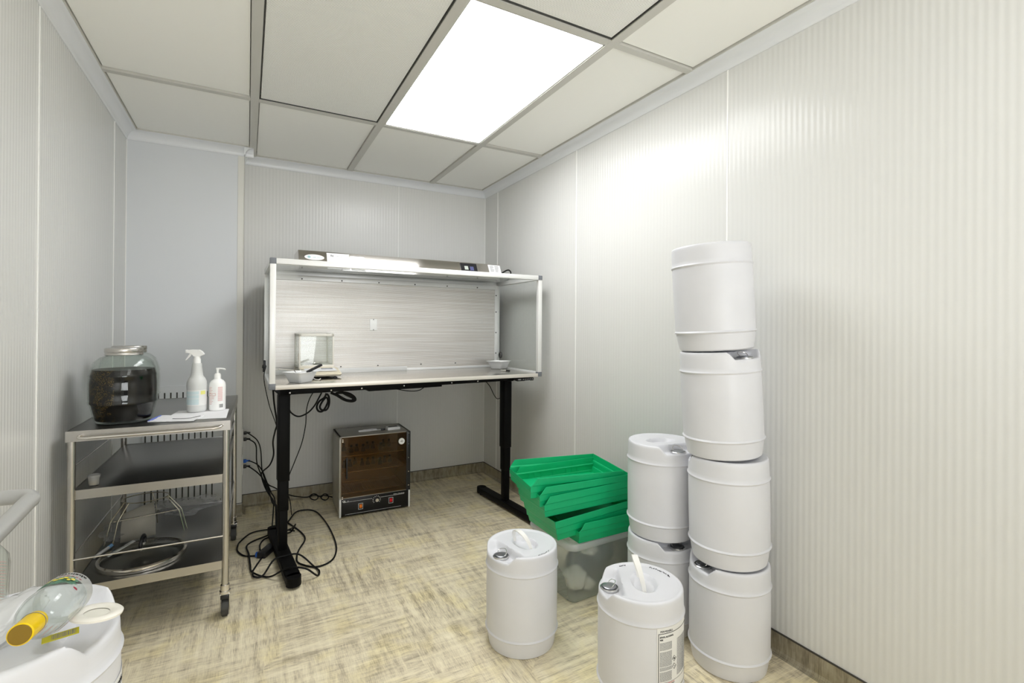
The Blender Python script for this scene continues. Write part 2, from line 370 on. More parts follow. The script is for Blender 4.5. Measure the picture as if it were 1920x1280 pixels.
# cove base with dark cap strip
def basebd(name, p0, p1, nrm, h=.076):
    p0 = Vector(p0); p1 = Vector(p1); nrm = Vector(nrm); b = newbm()
    prof = [(0, 0), (.022, 0), (.016, .002), (.009, .007), (.004, .016), (.003, h), (0, h)]
    vs = [[b.verts.new(p+nrm*u+Vector((0, 0, v))) for u, v in prof] for p in (p0, p1)]
    n = len(prof)
    for i in range(n): b.faces.new((vs[0][i], vs[0][(i+1) % n], vs[1][(i+1) % n], vs[1][i]))
    b.faces.new(vs[0]); b.faces.new(vs[1][::-1])
    o = struct(name, b, m_base)
    b = newbm(); q = [p0, p1, p1+nrm*.0055, p0+nrm*.0055]
    lo = [b.verts.new(v+Vector((0, 0, h))) for v in q]; hi = [b.verts.new(v+Vector((0, 0, h+.004))) for v in q]
    for i in range(4): b.faces.new((lo[i], lo[(i+1) % 4], hi[(i+1) % 4], hi[i]))
    b.faces.new(lo[::-1]); b.faces.new(hi); obj('cap_strip', b, m_cap, o, False)
basebd('baseboard_right', (XR, YF, 0), (XR, YB, 0), (-1, 0, 0)); basebd('baseboard_left', (XL, YF, 0), (XL, YP, 0), (1, 0, 0))
basebd('baseboard_back', (XPN, YB, 0), (XR, YB, 0), (0, -1, 0)); basebd('baseboard_chase', (XL, YP, 0), (XPN+.003, YP, 0), (0, -1, 0))
basebd('baseboard_return', (XPN, YP, 0), (XPN, YB, 0), (1, 0, 0)); basebd('baseboard_front', (XL, YF, 0), (-.25, YF, 0), (0, 1, 0))
# ceiling: tiles, grid
X1, Y1, P = .024, 2.72, .61
cols = [XL+.05, X1, X1+P, X1+2*P, XR-.05]
rows = [YF+.05, -.94, .28, 1.50, 2.72, YB-.05]
G = .019
SPECIAL = {(1, 3): 'vent', (2, 3): 'lamp', (2, 2): 'vent', (1, 1): 'vent', (2, 1): 'lamp'}
ct = newbm()
box(ct, XL-.1, XR+.1, YF-.1, YB+.1, H+.04, H+.1)
for i in range(4):
    for j in range(5):
        if (i, j) in SPECIAL: continue
        x0 = cols[i]+(G if i else .006); x1 = cols[i+1]-(G if i < 3 else .006); y0 = rows[j]+(G if j else .006); y1 = rows[j+1]-(G if j < 4 else .006)
        box(ct, x0+.0035, x1-.0035, y0+.0035, y1-.0035, H+.004, H+.018)
struct('ceiling', ct, m_tile)
g = newbm()
for x in cols[1:-1]: box(g, x-G, x+G, YF, YB-.045, H-.006, H+.03, .001)
for j, y in enumerate(rows[1:-1]):
    for i in range(4): box(g, cols[i]+(G if i else 0), cols[i+1]-(G if i < 3 else 0), y-G*.85, y+G*.85, H-.0055, H+.03)
struct('trim_%d' % k, g, m_grid); k += 1
g = newbm()
box(g, XL+.045, XL+.056, YF, YP-.04, H-.004, H+.03); box(g, XR-.056, XR-.045, YF, YB-.04, H-.004, H+.03)
box(g, XL+.045, X1, YP-.056, YP-.045, H-.004, H+.03); box(g, X1, XR-.045, YB-.056, YB-.045, H-.004, H+.03)
struct('trim_%d' % k, g, m_grid); k += 1
def cell(i, j): return cols[i]+G, cols[i+1]-G, rows[j]+G, rows[j+1]-G
vl = {(1, 3): 'large perforated ceiling air diffuser left of the lit panel', (2, 2): 'perforated ceiling air diffuser at the top edge right of the lit panel', (1, 1): 'perforated ceiling air diffuser further forward in the room'}
ll = {(2, 3): 'bright flat rectangular ceiling light panel', (2, 1): 'added unseen fill light panel in the ceiling behind the viewer'}
for key, kind in SPECIAL.items():
    x0, x1, y0, y1 = cell(*key)
    cx, cy = (x0+x1)/2, (y0+y1)/2; hx, hy = (x1-x0)/2, (y1-y0)/2
    if kind == 'vent':
        t = thing('ceiling_diffuser', vl[key], 'air vent', (cx, cy, H))
        f = newbm()
        for a in ((-hx, -hx+.004, -hy, hy), (hx-.004, hx, -hy, hy), (-hx, hx, -hy, -hy+.004), (-hx, hx, hy-.004, hy)): box(f, *a, -.002, .02)
        obj('frame', f, m_gap, t, False)
        f = newbm(); box(f, -hx+.007, hx-.007, -hy+.007, hy-.007, .001, .006); obj('perforated_face', f, m_perfc, t, False)
    else:
        t = thing('ceiling_light', ll[key], 'ceiling light', (cx, cy, H))
        f = newbm()
        for a in ((-hx, -hx+.006, -hy, hy), (hx-.006, hx, -hy, hy), (-hx, hx, -hy, -hy+.006), (-hx, hx, hy-.006, hy)): box(f, *a, -.003, .02)
        obj('frame', f, m_lampf, t, False)
        f = newbm(); box(f, -hx+.006, hx-.006, -hy+.006, hy-.006, .002, .01); obj('diffuser', f, m_lamp if key == (2, 3) else m_fill_panel, t, False)
# low wall return grille on the grey chase
t = thing('wall_grille', 'grey slotted metal return grille on the grey wall behind the steel cart', 'vent', (0, YP, 0))
f = newbm(); box(f, -.53, -.125, -.012, 0, .085, .828, .002); obj('plate', f, m_grey, t)
f = newbm()
for zz0, zz1 in ((.145, .44), (.50, .79)):
    for i in range(13):
        x = -.485-.0603+i*.0302
        if x > -.17 or x < -.52: continue
        box(f, x-.0036, x+.0036, -.0128, -.011, zz0, zz1)
obj('slots', f, m_gap, t, False)
for x, z in ((-.137, .123), (-.515, .123), (-.515, .805)):
    f = newbm(); cyl(f, (x, -.014, z), (x, -.011, z), .003, n=10); obj('screw', f, m_gap, t)

# ------------------------------------------------------------------ white pails
PR, PH = .137, .368
def pail_h(co):
    """top height field: sunken pouring notch on the +x side, shallow handle well in the middle"""
    x, y, z = co; r = math.hypot(x, y)
    if z > .30:
        base = z
        f = max(0, min(1, (x-.060)/.012))*max(0, min(1, (.086-abs(y))/.020))
        d = .026*f if z > .345 else .026*f*max(0, (z-.312)/.033)
        if z > .335:
            # handle well
            wv = .015*max(0, min(1, (.056-math.hypot((x+.012)*1.35, y*.9))/.014))
            base -= wv
        z = base-d
    return z
def make_pail(label, loc, rz=0, group=None, up=True, rot=None, cap=True):
    t = thing('plastic_pail', label, 'pail', loc, rot or (0, 0, rz), group)
    b = newbm()
    prof = [(0, .004), (.105, .004), (.110, 0), (.119, 0), (.124, .004), (.127, .02), (.1325, .058), (.1365, .0605), (.1385, .0635), (.1365, .067), (.1345, .069),
            (.1345, .10), (.1352, .18), (.1350, .26), (.1345, .292), (.1365, .2945), (.1385, .298), (.1365, .3015), (.1348, .304), (.1346, .315), (.1343, .325), (.1340, .335), (.1338, .345), (.1336, .354), (.1332, .3615), (.1315, .3655), (.1285, .3675), (.124, .3675), (.120, .3658), (.113, .3640)]
    prof += [(.113-.113*i/26, .3640) for i in range(1, 26)]+[(0, .3640)]
    lathe(b, prof, 120, zfun=pail_h)
    obj('body', b, m_pail, t)
    if cap: pail_cap(t)
    pail_handle(t, up)
    return t
def pail_cap(t):
    b = newbm(); T = Matrix.Translation((.099, 0, .3385))
    lathe(b, [(0, -.002), (.0295, -.002), (.030, .001), (.030, .006), (.0275, .008), (.026, .006), (.025, .002)], 40, T)
    c = obj('cap_rim', b, m_ringm, t)
    b = newbm(); lathe(b, [(.0252, .003), (.0228, .0035), (.0224, .0095), (.020, .011), (.010, .0108), (0, .0118)], 40, T)
    obj('cap', b, m_capm, t)
    b = newbm(); tube(b, [T @ Vector(p) for p in ((0, -.022, .012), (-.010, -.020, .021), (-.019, 0, .026), (-.010, .020, .021), (0, .022, .012))], .0011, 6)
    obj('ring_pull', b, m_chrome, t)
def pail_handle(t, up):
    # handle strap
    b = newbm(); n = 20; w_ = .014; rows_ = []
    for i in range(n+1):
        a = PI*i/n
        if up: y = -.050*math.cos(a); h = .350+up*math.sin(a)**.8; x = -.006+.024*math.sin(a)
        else: y = -.050*math.cos(a); x = -.01+.026*math.sin(a); h = .350+.004*math.sin(a)
        ww = w_*(.8+.6*math.sin(a))
        if up: q = [(x-ww/2, h-.0015), (x+ww/2, h-.0015), (x+ww/2, h+.002), (x-ww/2, h+.002)]
        else: q = [(x-.006, h-.002), (x+.006, h-.002), (x+.006, h+.002), (x-.006, h+.002)]
        rows_.append([b.verts.new((p[0], y, p[1])) for p in q])
    for r0, r1 in zip(rows_, rows_[1:]):
        for j in range(4): b.faces.new((r0[j], r0[(j+1) % 4], r1[(j+1) % 4], r1[j]))
    b.faces.new(rows_[0][::-1]); b.faces.new(rows_[-1])
    bmesh.ops.bevel(b, geom=b.edges[:], offset=.0006, segments=1, affect='EDGES') if False else None
    obj('handle', b, m_pailt, t)
GP = 'identical white plastic pails'
pA = make_pail('white pail alone on the floor left of the storage box, swing handle up', (.931, 1.634, 0), R(189), None, .066)
pA2 = pA
pB = make_pail('white pail with the black-bordered printed label on its side, handle up', (1.131, 1.207, 0), R(148), None, .098)
# marker scribbles on the two front pails
def scribble(parent, pts, r=.0009, m=m_ink):
    for grp in pts:
        b = newbm()
        for p in grp: tube(b, p, r, 5, smooth=True, k=3)
        obj('marker_writing', b, m, parent)
def arcw(a0, a1, rr, n, seed, z=.3645, hgt=.008):
    rn = random.Random(seed); out = []
    for i in range(n):
        a = R(a0+(a1-a0)*i/n); da = R((a1-a0)/n*.75)
        out.append([((rr+rn.uniform(-hgt, hgt)*.5)*math.cos(a+da*u), (rr+rn.uniform(-hgt, hgt)*.5)*math.sin(a+da*u), z) for u in (0, .35, .7, 1)])
    return out
scribble(pB, [arcw(200, 244, .112, 9, 3, .3650), arcw(285, 298, .112, 3, 6, .3650)])
scribble(pA, [arcw(82, 112, .116, 5, 9, .3655, .005)], .0007)
# stack of two behind
C1 = make_pail('lower pail of the two-high stack left of the leaning tower', (1.489, 1.466, 0), R(260), 0, False)
C2 = make_pail('upper pail of the two-high stack beside the green bins', (1.487, 1.466, .3685), R(262), GP, False)
C1['group'] = GP
# leaning stack of four
lab = ['bottom pail of the leaning four-high tower, stained yellow at its foot', 'second pail from the floor in the leaning four-high tower of white pails',
       'third pail up in the leaning tower, grey cap showing in its notch', 'topmost white pail of the leaning four-high tower against the right wall']
lat = Vector((math.cos(R(28.33)), -math.sin(R(28.33)), 0))
base = Vector((1.534, 1.185, 0)); angs = (157, 116, 272, 30)
offs = (0, 0, -.021, -.052); tl = (0, 1.2, 3.2, 3.6)
z = 0
for i in range(4):
    p = base+lat*offs[i]
    # tilt about the viewing axis so the top moves towards -lat
    ax = Vector((math.sin(R(28.33)), math.cos(R(28.33)), 0))
    q = Matrix.Rotation(-R(tl[i]), 3, ax) @ Matrix.Rotation(R(angs[i]), 3, 'Z')
    o = make_pail(lab[i], (p.x, p.y, z+math.sin(R(tl[i]))*.119), 0, GP, False, rot=q.to_euler())
    z += .3685 + (math.sin(R(tl[i]))*.05)
# near stack on the left, partly out of frame
L1 = make_pail('lower pail under the bottle-topped pail at the bottom left corner', (-.313, 1.0, 0), R(-60), GP, False)
L2 = make_pail('white pail at the bottom left corner carrying the bottle, bag and cream ring', (-.313, 1.0, .3685), R(-4), GP, False, None, False)
# printed labels
def wrap(r, a0, z0):
    def fn(co): a = a0+co.x/r; rr = r+.0004+co.z; return Vector((rr*math.cos(a), rr*math.sin(a), z0+co.y))
    return fn
def curved_rect(b, r, a0, z0, x0, x1, y0, y1, dz=.0004):
    n = max(1, int(abs(x1-x0)/.006)); q = []
    for i in range(n+1):
        a = a0+(x0+(x1-x0)*i/n)/r
        q.append([b.verts.new(((r+e)*math.cos(a), (r+e)*math.sin(a), z0+y)) for y in (y0, y1) for e in (0, dz)])
    for a, c in zip(q, q[1:]):
        b.faces.new((a[1], c[1], c[3], a[3])); b.faces.new((a[0], a[1], c[1], c[0])); b.faces.new((a[2], a[3], c[3], c[2]))
    b.faces.new((q[0][0], q[0][1], q[0][3], q[0][2])); b.faces.new((q[-1][0], q[-1][1], q[-1][3], q[-1][2]))
def pail_label(pail, world_ang, rz, dz=0):
    r = .1358; a0 = R(world_ang)-rz; z0 = .100+dz; W_, H_ = .135, .178
    b = newbm(); curved_rect(b, r, a0, z0, -.004, W_+.004, -.004, H_+.016, .0003); lb = obj('label', b, m_lab, pail); lb['label'] = 'printed label with black border'
    b = newbm()
    for q in ((0, W_, 0, .0016), (0, W_, H_-.0016, H_), (0, .0018, 0, H_), (W_-.0018, W_, 0, H_), (0, W_, .030, .0306)): curved_rect(b, r+.0003, a0, z0, *q)
    text_bm(b, 'PERMEABILL', .0085, None, fn=wrap(r+.0003, a0+.006/r, z0+H_+.003))
    text_bm(b, 'ETHYL ALCOHOL', .0062, None, fn=wrap(r+.0003, a0+.005/r, z0+H_-.013), bold=.00025)
    text_bm(b, '95%', .0062, None, fn=wrap(r+.0003, a0+.005/r, z0+H_-.021), bold=.00025)
    for sx in (.058,):
        for sy in (.095, .072):
            c = (sx, sy); s = .0085
            pts = [(c[0], c[1]-s), (c[0]+s, c[1]), (c[0], c[1]+s), (c[0]-s, c[1])]
            f = wrap(r+.0006, a0, z0); P_ = [f(Vector((x, y, 0))) for x, y in pts]
            tube(b, P_, .0006, 5, True, smooth=False)
            cyl(b, f(Vector((sx, sy, -.0004))), f(Vector((sx, sy, .0003))), .0028 if sy > .08 else .0012, n=10)
    obj('print', b, m_ink, lb, False)
    b = newbm(); rn = random.Random(2)
    for y0, y1 in ((.128, .150), (.080, .122), (.066, .076), (.036, .062)):
        y = y1
        while y > y0:
            x = .005; xe = .048
            while x < xe:
                l = rn.uniform(.002, .007); curved_rect(b, r+.0003, a0, z0, x, min(xe, x+l), y-.0011, y); x += l+.0009
            y -= .0026
    y = .150
    while y > .04:
        x = .072
        while x < .125:
            l = rn.uniform(.002, .007); curved_rect(b, r+.0003, a0, z0, x, min(.125, x+l), y-.0011, y); x += l+.0012
        y -= .0028
    for x, y, l in ((.012, .020, .018), (.012, .016, .018), (.012, .012, .015), (.040, .022, .020), (.042, .018, .016)): curved_rect(b, r+.0003, a0, z0, x, x+l, y, y+.0022)
    obj('small_print', b, m_inkg, lb, False)
    b = newbm(); curved_rect(b, r+.0003, a0, z0, .005, .060, .0265, .0277); obj('red_line', b, m_red, lb, False)
pail_label(pB, -110, R(148))
pail_label(L2, -18, R(-4), -.035)

# ------------------------------------------------------------------ green shelf bins
BL, BW, BH = .455, .285, .088
def make_bin(label, loc, rot, lip=.052, dash=False):
    t = thing('shelf_bin', label, 'bin', loc, rot, 'green plastic shelf bins stacked on the storage box')
    b = newbm()
    lv = [(0, .016), (.026, .012), (.028, .008), (lip, .007), (.056, .006), (.058, .002), (BH, 0)]
    prev = None
    for i, (z, ins) in enumerate(lv):
        uf = ins*.5 if z <= lip else .004+(z-lip)/(BH-lip)*.026
        ring = [b.verts.new(p) for p in ((uf, ins, z), (BL-ins, ins, z), (BL-ins, BW-ins, z), (uf, BW-ins, z))]
        if prev:
            for j in range(3): b.faces.new((prev[j], prev[j+1], ring[j+1], ring[j]))
            if z <= lip: b.faces.new((prev[3], prev[0], ring[0], ring[3]))
        else: b.faces.new(ring[::-1])
        prev = ring
    bmesh.ops.recalc_face_normals(b, faces=b.faces)
    o = obj('body', b, m_green, t, False)
    md = o.modifiers.new('thick', 'SOLIDIFY'); md.thickness = .0028; md.offset = -1
    md = o.modifiers.new('bev', 'BEVEL'); md.width = .0008; md.segments = 1; md.limit_method = 'ANGLE'
    for s_ in (0, 1):   # divider guide ribs inside the side walls
        b = newbm(); Y_ = (lambda y: y) if not s_ else (lambda y: BW-y)
        box(b, .03, BL-.02, min(Y_(.0085), Y_(.0115)), max(Y_(.0085), Y_(.0115)), .0545, .057)
        for x in (.07, .10, .135, .195, .27, .30, .33): box(b, x, x+.003, min(Y_(.0085), Y_(.0115)), max(Y_(.0085), Y_(.0115)), .03, .056)
        obj('divider_guide', b, m_green, t, False)
    return t
def bin_pose(label, loc, rot, flip=False):
    rot = [R(a) for a in rot]
    if flip:
        E_ = Euler(rot).to_matrix(); o = Vector(loc)+E_ @ Vector((BL, BW, 0)); E2 = E_ @ Matrix.Rotation(PI, 3, 'Z')
        return make_bin(label, o, E2.to_euler())
    return make_bin(label, loc, rot)
bin_pose('lowest green shelf bin, right side, resting on the lid of the clear storage box', (1.250, 1.700, .264), (0, 0, 0))
bin_pose('fourth green shelf bin from the top, turned so its high closed end faces left', (1.148, 1.722, .286), (-1, -4.6, -2), True)
bin_pose('third green shelf bin from the top, bright outer side above the dark gap', (1.103, 1.742, .388), (-2, -3, -5))
bin_pose('second green shelf bin from the top, nested directly under the topmost one', (1.085, 1.757, .428), (2, -1.5, -6.5))
bin_pose('topmost green shelf bin, open and tilted, empty interior facing the viewer', (1.055, 1.783, .462), (1.5, 0.6, -8.7))

# ------------------------------------------------------------------ clear storage box
t = thing('storage_box', 'translucent lidded storage box on the floor under the green bins', 'storage box', (1.228, 1.722, 0), (0, 0, R(3)))
def rrect(x0, x1, y0, y1, r, z, n=6):
    out = []
    for cx, cy, a in ((x1-r, y0+r, -PI/2), (x1-r, y1-r, 0), (x0+r, y1-r, PI/2), (x0+r, y0+r, PI)):
        for i in range(n+1): out.append((cx+r*math.cos(a+PI/2*i/n), cy+r*math.sin(a+PI/2*i/n), z))
    return out
def loft(b, loops, close0=True, close1=True):
    vs = [[b.verts.new(p) for p in l] for l in loops]; n = len(vs[0])
    for a, c in zip(vs, vs[1:]):
        for i in range(n): b.faces.new((a[i], a[(i+1) % n], c[(i+1) % n], c[i]))
    if close0: b.faces.new(vs[0][::-1])
    if close1: b.faces.new(vs[-1])
SW, SD = .43, .32
b = newbm(); loft(b, [rrect(.012, SW-.012, .012, SD-.012, .03, .001), rrect(.004, SW-.004, .004, SD-.004, .035, .012), rrect(-.004, SW+.004, -.004, SD+.004, .035, .232)], True, False); obj('tub', b, m_box, t)
b = newbm(); loft(b, [rrect(-.010, SW+.010, -.010, SD+.010, .04, .232), rrect(-.014, SW+.014, -.014, SD+.014, .042, .238), rrect(-.014, SW+.014, -.014, SD+.014, .042, .252), rrect(-.010, SW+.010, -.010, SD+.010, .04, .259),
    rrect(0, SW, 0, SD, .035, .261), rrect(.010, SW-.010, .010, SD-.010, .03, .255), rrect(.020, SW-.020, .020, SD-.020, .03, .255), rrect(.026, SW-.026, .026, SD-.026, .03, .261)], False, True); obj('lid', b, m_boxl, t)
def crumple(b, c, s, seed, amp=.35, sub=3):
    r = bmesh.ops.create_icosphere(b, subdivisions=sub, radius=1)
    for v in r['verts']:
        n_ = noise.noise(v.co*1.7+Vector((seed*3.1, 0, 0)))*amp+noise.noise(v.co*4.5+Vector((0, seed*2.3, 0)))*amp*.6
        v.co = v.co*(1+n_); v.co = Vector((c[0]+v.co.x*s[0], c[1]+v.co.y*s[1], c[2]+v.co.z*s[2]))
T0 = Matrix.Translation((1.228, 1.722, 0)) @ Matrix.Rotation(R(3), 4, 'Z')
def inside(name, label, cat, c, s, seed, m, amp=.35, kind='crumple', rot=0):
    p = T0 @ Vector(c); b = newbm()
    if kind == 'crumple': crumple(b, (0, 0, 0), s, seed, amp)
    else: box(b, -s[0], s[0], -s[1], s[1], -s[2], s[2], .004, Matrix.Rotation(rot, 4, Vector((.3, .8, .5)).normalized()))
    o = obj(name, b, m, None, loc=p); tag(o, label, cat)
inside('filter_bag', 'large cream cloth lump lying low at the left inside the storage box', 'bag', (.075, .075, .072), (.055, .050, .045), 1, m_offw, .3)
inside('foam_cup', 'small angular cream piece at the bottom front inside the storage box', 'cup', (.135, .055, .040), (.024, .024, .024), 2, m_offw, .2, 'b', .6)
inside('grey_pouch', 'dark grey pouch in the middle of the storage box', 'bag', (.155, .15, .085), (.055, .06, .06), 3, m_greybag, .35)
inside('gauze_wad', 'pale crumpled wad near the top inside the storage box', 'bag', (.155, .07, .185), (.045, .035, .028), 4, m_offw, .3)
inside('clear_bag', 'big crumpled grey plastic bag filling the back of the storage box', 'bag', (.30, .19, .11), (.085, .085, .085), 5, mat('grey film', (.36, .39, .39), .4), .25)

# ------------------------------------------------------------------ three-tier steel cart
cx0, cy0 = -.574, 2.316; CW, CD, CH = .515, .821, .801
cart = thing('steel_cart', 'three-shelf stainless steel trolley on castors along the left wall', 'cart', (cx0, cy0, 0), (0, 0, R(-.95)))
def shelf(name, z, h=.032, extra=0):
    b = newbm(); e = extra
    box(b, .018-e, CW-.018+e, .018-e, CD-.018+e, z-.003, z, .001)
    for a in ((.016-e, CW-.016+e, .016-e, .018-e), (.016-e, CW-.016+e, CD-.018+e, CD-.016+e), (.016-e, .018-e, .016-e, CD-.016+e), (CW-.018+e, CW-.016+e, .016-e, CD-.016+e)):
        box(b, *a, z-h, z+.0015, .0006)
    return obj(name, b, m_steelx if name != 'top_shelf' else m_steelx, cart)
shelf('top_shelf', CH, .036, .016); shelf('middle_shelf', .581); shelf('bottom_shelf', .228)
# bright aprons
b = newbm(); box(b, 0, CW, -.0012, .0005, CH-.037, CH+.0015); box(b, CW-.0005, CW+.0012, 0, CD, CH-.037, CH+.0015)
for z in (.581, .228): box(b, .018, CW-.018, .0148, .0162, z-.032, z+.002); box(b, CW-.0165, CW-.0148, .02, CD-.02, z-.032, z+.002)
obj('apron', b, m_steel, cart)
for x in (.014, CW-.014):
    for y in (.014, CD-.014):
        b = newbm(); cyl(b, (x, y, .128), (x, y, CH-.006), .0125, n=20); lg = obj('leg', b, m_steel, cart)
        # castor
        b = newbm(); cyl(b, (x, y, .108), (x, y, .132), .0165, n=20); cyl(b, (x, y, .099), (x, y, .108), .020, n=20); obj('castor_stem', b, m_chrome, cart)
        b = newbm(); dx = .012
        for s in (-1, 1): box(b, x+s*.017-.0015, x+s*.017+.0015, y-.016, y+.024, .03, .100, .001)
        box(b, x-.018, x+.018, y-.014, y+.022, .092, .100, .002)
        cs = obj('castor_fork', b, m_chrome, cart)
        b = newbm(); cyl(b, (x-.013, y+dx, .038), (x+.013, y+dx, .038), .038, n=36); bmesh.ops.bevel(b, geom=[e for e in b.edges], offset=.004, segments=2, affect='EDGES')
        obj('castor_wheel', b, mat('rubber wheel', (.06, .06, .055), .6) if 'rubber wheel' not in bpy.data.materials else bpy.data.materials['rubber wheel'], cs)
        b = newbm(); box(b, x-.016, x+.016, y-.018, y+.004, .078, .094, .003); obj('brake_pedal', b, m_blackp, cs)
b = newbm(); tube(b, [(.045, .002, CH-.014), (.040, -.018, CH-.018), (.060, -.028, CH-.022), (.12, -.029, CH-.022), (CW-.10, -.029, CH-.022), (CW-.05, -.027, CH-.021), (CW-.030, -.016, CH-.017), (CW-.028, .002, CH-.013)], .0045, 10)
obj('handle', b, m_chrome, cart)
b = newbm(); cyl(b, (.014, .008, .333), (CW-.014, .008, .333), .0035, n=10); cyl(b, (.012, .014, .333), (.012, CD-.014, .333), .0035, n=10); cyl(b, (CW-.012, .014, .333), (CW-.012, CD-.014, .333), .0035, n=10); cyl(b, (.014, CD-.01, .333), (CW-.014, CD-.01, .333), .0035, n=10)
cyl(b, (CW-.012, .014, .665), (CW-.012, CD-.014, .665), .003, n=10); cyl(b, (.012, .014, .665), (.012, CD-.014, .665), .003, n=10)
obj('guard_rail', b, m_chrome, cart)
# jars
def make_jar(label, loc, full):
    t = thing('glass_jar', label, 'jar', loc, (0, 0, 0))
    o_ = [(0, .002), (.070, 0), (.088, .002), (.094, .010), (.102, .045), (.108, .072), (.1125, .076), (.1135, .082), (.1115, .088), (.1130, .120), (.1130, .155), (.1105, .180), (.1120, .184), (.1100, .192), (.1050, .215), (.096, .240), (.078, .256), (.063, .262), (.059, .268), (.059, .285)]
    i_ = [(r-.004, max(z+.001, .008)) for r, z in o_[2:]][::-1]
    b = newbm(); lathe(b, o_+[(.055, .285)]+i_[1:]+[(0, .009)], 64); obj('glass_body', b, m_glasst, t)
    if full:
        b = newbm(); ins = [(0, .0105)]+[(r-.0052, max(z, .0105)) for r, z in o_[2:] if z < .20]+[(.1035-.003, .210), (0, .210)]
        lathe(b, ins, 64); obj('contents', b, m_liq, t)
    b = newbm(); lathe(b, [(.0600, .266), (.0625, .266), (.0635, .268), (.0625, .271), (.0620, .276), (.0635, .278), (.0635, .291), (.0620, .2935), (.058, .2945), (0, .2945)], 56); obj('lid', b, m_steel, t)
    return t
make_jar('front large glass jar of dark herb liquid with steel lid on the cart', (-.437, 2.489, .8015), True)
make_jar('second large glass jar behind the front dark jar on the cart, near the grey wall', (-.462, 2.735, .8015), False)
# spray bottle
t = thing('spray_bottle', 'translucent trigger spray bottle with pale blue label on the cart papers', 'bottle', (-.197, 2.60, .8045), (0, 0, R(-12)))
b = newbm(); lathe(b, [(0, .001), (.034, 0), (.0375, .004), (.0385, .012), (.0385, .10), (.0395, .118), (.0385, .132), (.032, .148), (.0245, .158), (.022, .175), (.019, .205), (.0195, .210), (.0165, .216)], 40); obj('body', b, m_spray, t)
b = newbm(); lathe(b, [(0, .0015), (.035, .0015), (.0372, .006), (.0372, .030), (0, .030)], 40); obj('liquid', b, clear_mat('clear liquid', (.8, .82, .80), .05, .2, (.6, .62, .6)), t)
b = newbm(); lathe(b, [(.0135, .214), (.0145, .214), (.0145, .232), (.0125, .238), (.0125, .246)], 28)
# trigger head: side profile extruded
def extrude_prof(b, pts, w_, T=None, bev=0):
    f0 = [b.verts.new((x, -w_/2, z)) for x, z in pts]; f1 = [b.verts.new((x, w_/2, z)) for x, z in pts]; n = len(pts); fs = []
    for i in range(n): fs.append(b.faces.new((f0[i], f0[(i+1) % n], f1[(i+1) % n], f1[i])))
    b.faces.new(f0[::-1]); b.faces.new(f1)
    if T is not None: bmesh.ops.transform(b, matrix=T, verts=f0+f1)
extrude_prof(b, [(-.036, .262), (-.020, .258), (-.012, .246), (.012, .246), (.026, .252), (.028, .256), (.020, .268), (.008, .275), (-.020, .276), (-.036, .274)], .020)
box(b, -.044, -.036, -.008, .008, .261, .275, .002)
obj('trigger_head', b, m_white, t)
b = newbm(); extrude_prof(b, [(-.027, .259), (-.018, .257), (-.024, .246), (-.034, .236), (-.043, .228), (-.044, .230), (-.036, .243)], .010); obj('trigger', b, m_white, t)
b = newbm(); curved_rect(b, .0388, R(-152), 0, 0, .104, .030, .098, .0004); lb = obj('label', b, m_lab, t); lb['label'] = 'pale blue printed label'
b = newbm(); curved_rect(b, .0392, R(-147), 0, 0, .058, .034, .060, .0003); curved_rect(b, .0392, R(-147), 0, 0, .058, .062, .077, .0003); curved_rect(b, .0392, R(-147), 0, 0, .058, .079, .093, .0003); obj('blue_panel', b, m_paleb, lb)
b = newbm(); curved_rect(b, .0392, R(-52), 0, 0, .022, .078, .094, .0003); obj('yellow_panel', b, m_yl, lb)
# pump bottle
t = thing('pump_bottle', 'white pump bottle with pink printed label beside the spray bottle', 'bottle', (-.118, 2.605, .8045), (0, 0, R(-25)))
b = newbm(); lathe(b, [(0, .001), (.029, 0), (.0325, .004), (.033, .012), (.033, .112), (.031, .124), (.024, .134), (.014, .140), (.0125, .146)], 40); obj('body', b, m_white, t)
b = newbm(); lathe(b, [(.012, .142), (.0135, .142), (.0135, .160), (.010, .166), (.0050, .167), (.0050, .182), (.0068, .182), (.0068, .190), (0, .191)], 28)
tube(b, [(-.006, 0, .1875), (.012, 0, .188), (.024, 0, .187), (.034, 0, .184)], .0034, 10); obj('pump_head', b, m_white, t)
b = newbm(); rn = random.Random(4)
for i in range(13):
    curved_rect(b, .0332, R(-130), 0, 0, rn.uniform(.012, .030), .104-i*.0062, .1062-i*.0062, .0003)
    curved_rect(b, .0332, R(-60), 0, 0, .020, .104-i*.0050, .1072-i*.0050, .0003)
obj('pink_print', b, m_pink, t)
b = newbm()
for i in range(12): curved_rect(b, .0332, R(-50), 0, i*.0014, i*.0014+rn.choice((.0005, .0009)), .014, .030, .0003)
obj('barcode', b, m_inkg, t)
b = newbm()
for q in ((0, .032, .078, .0788), (0, .032, .068, .0688), (.0315, .0323, .068, .0788)): curved_rect(b, .0333, R(-130), 0, *q, .0003)
obj('red_frame', b, m_red, t)
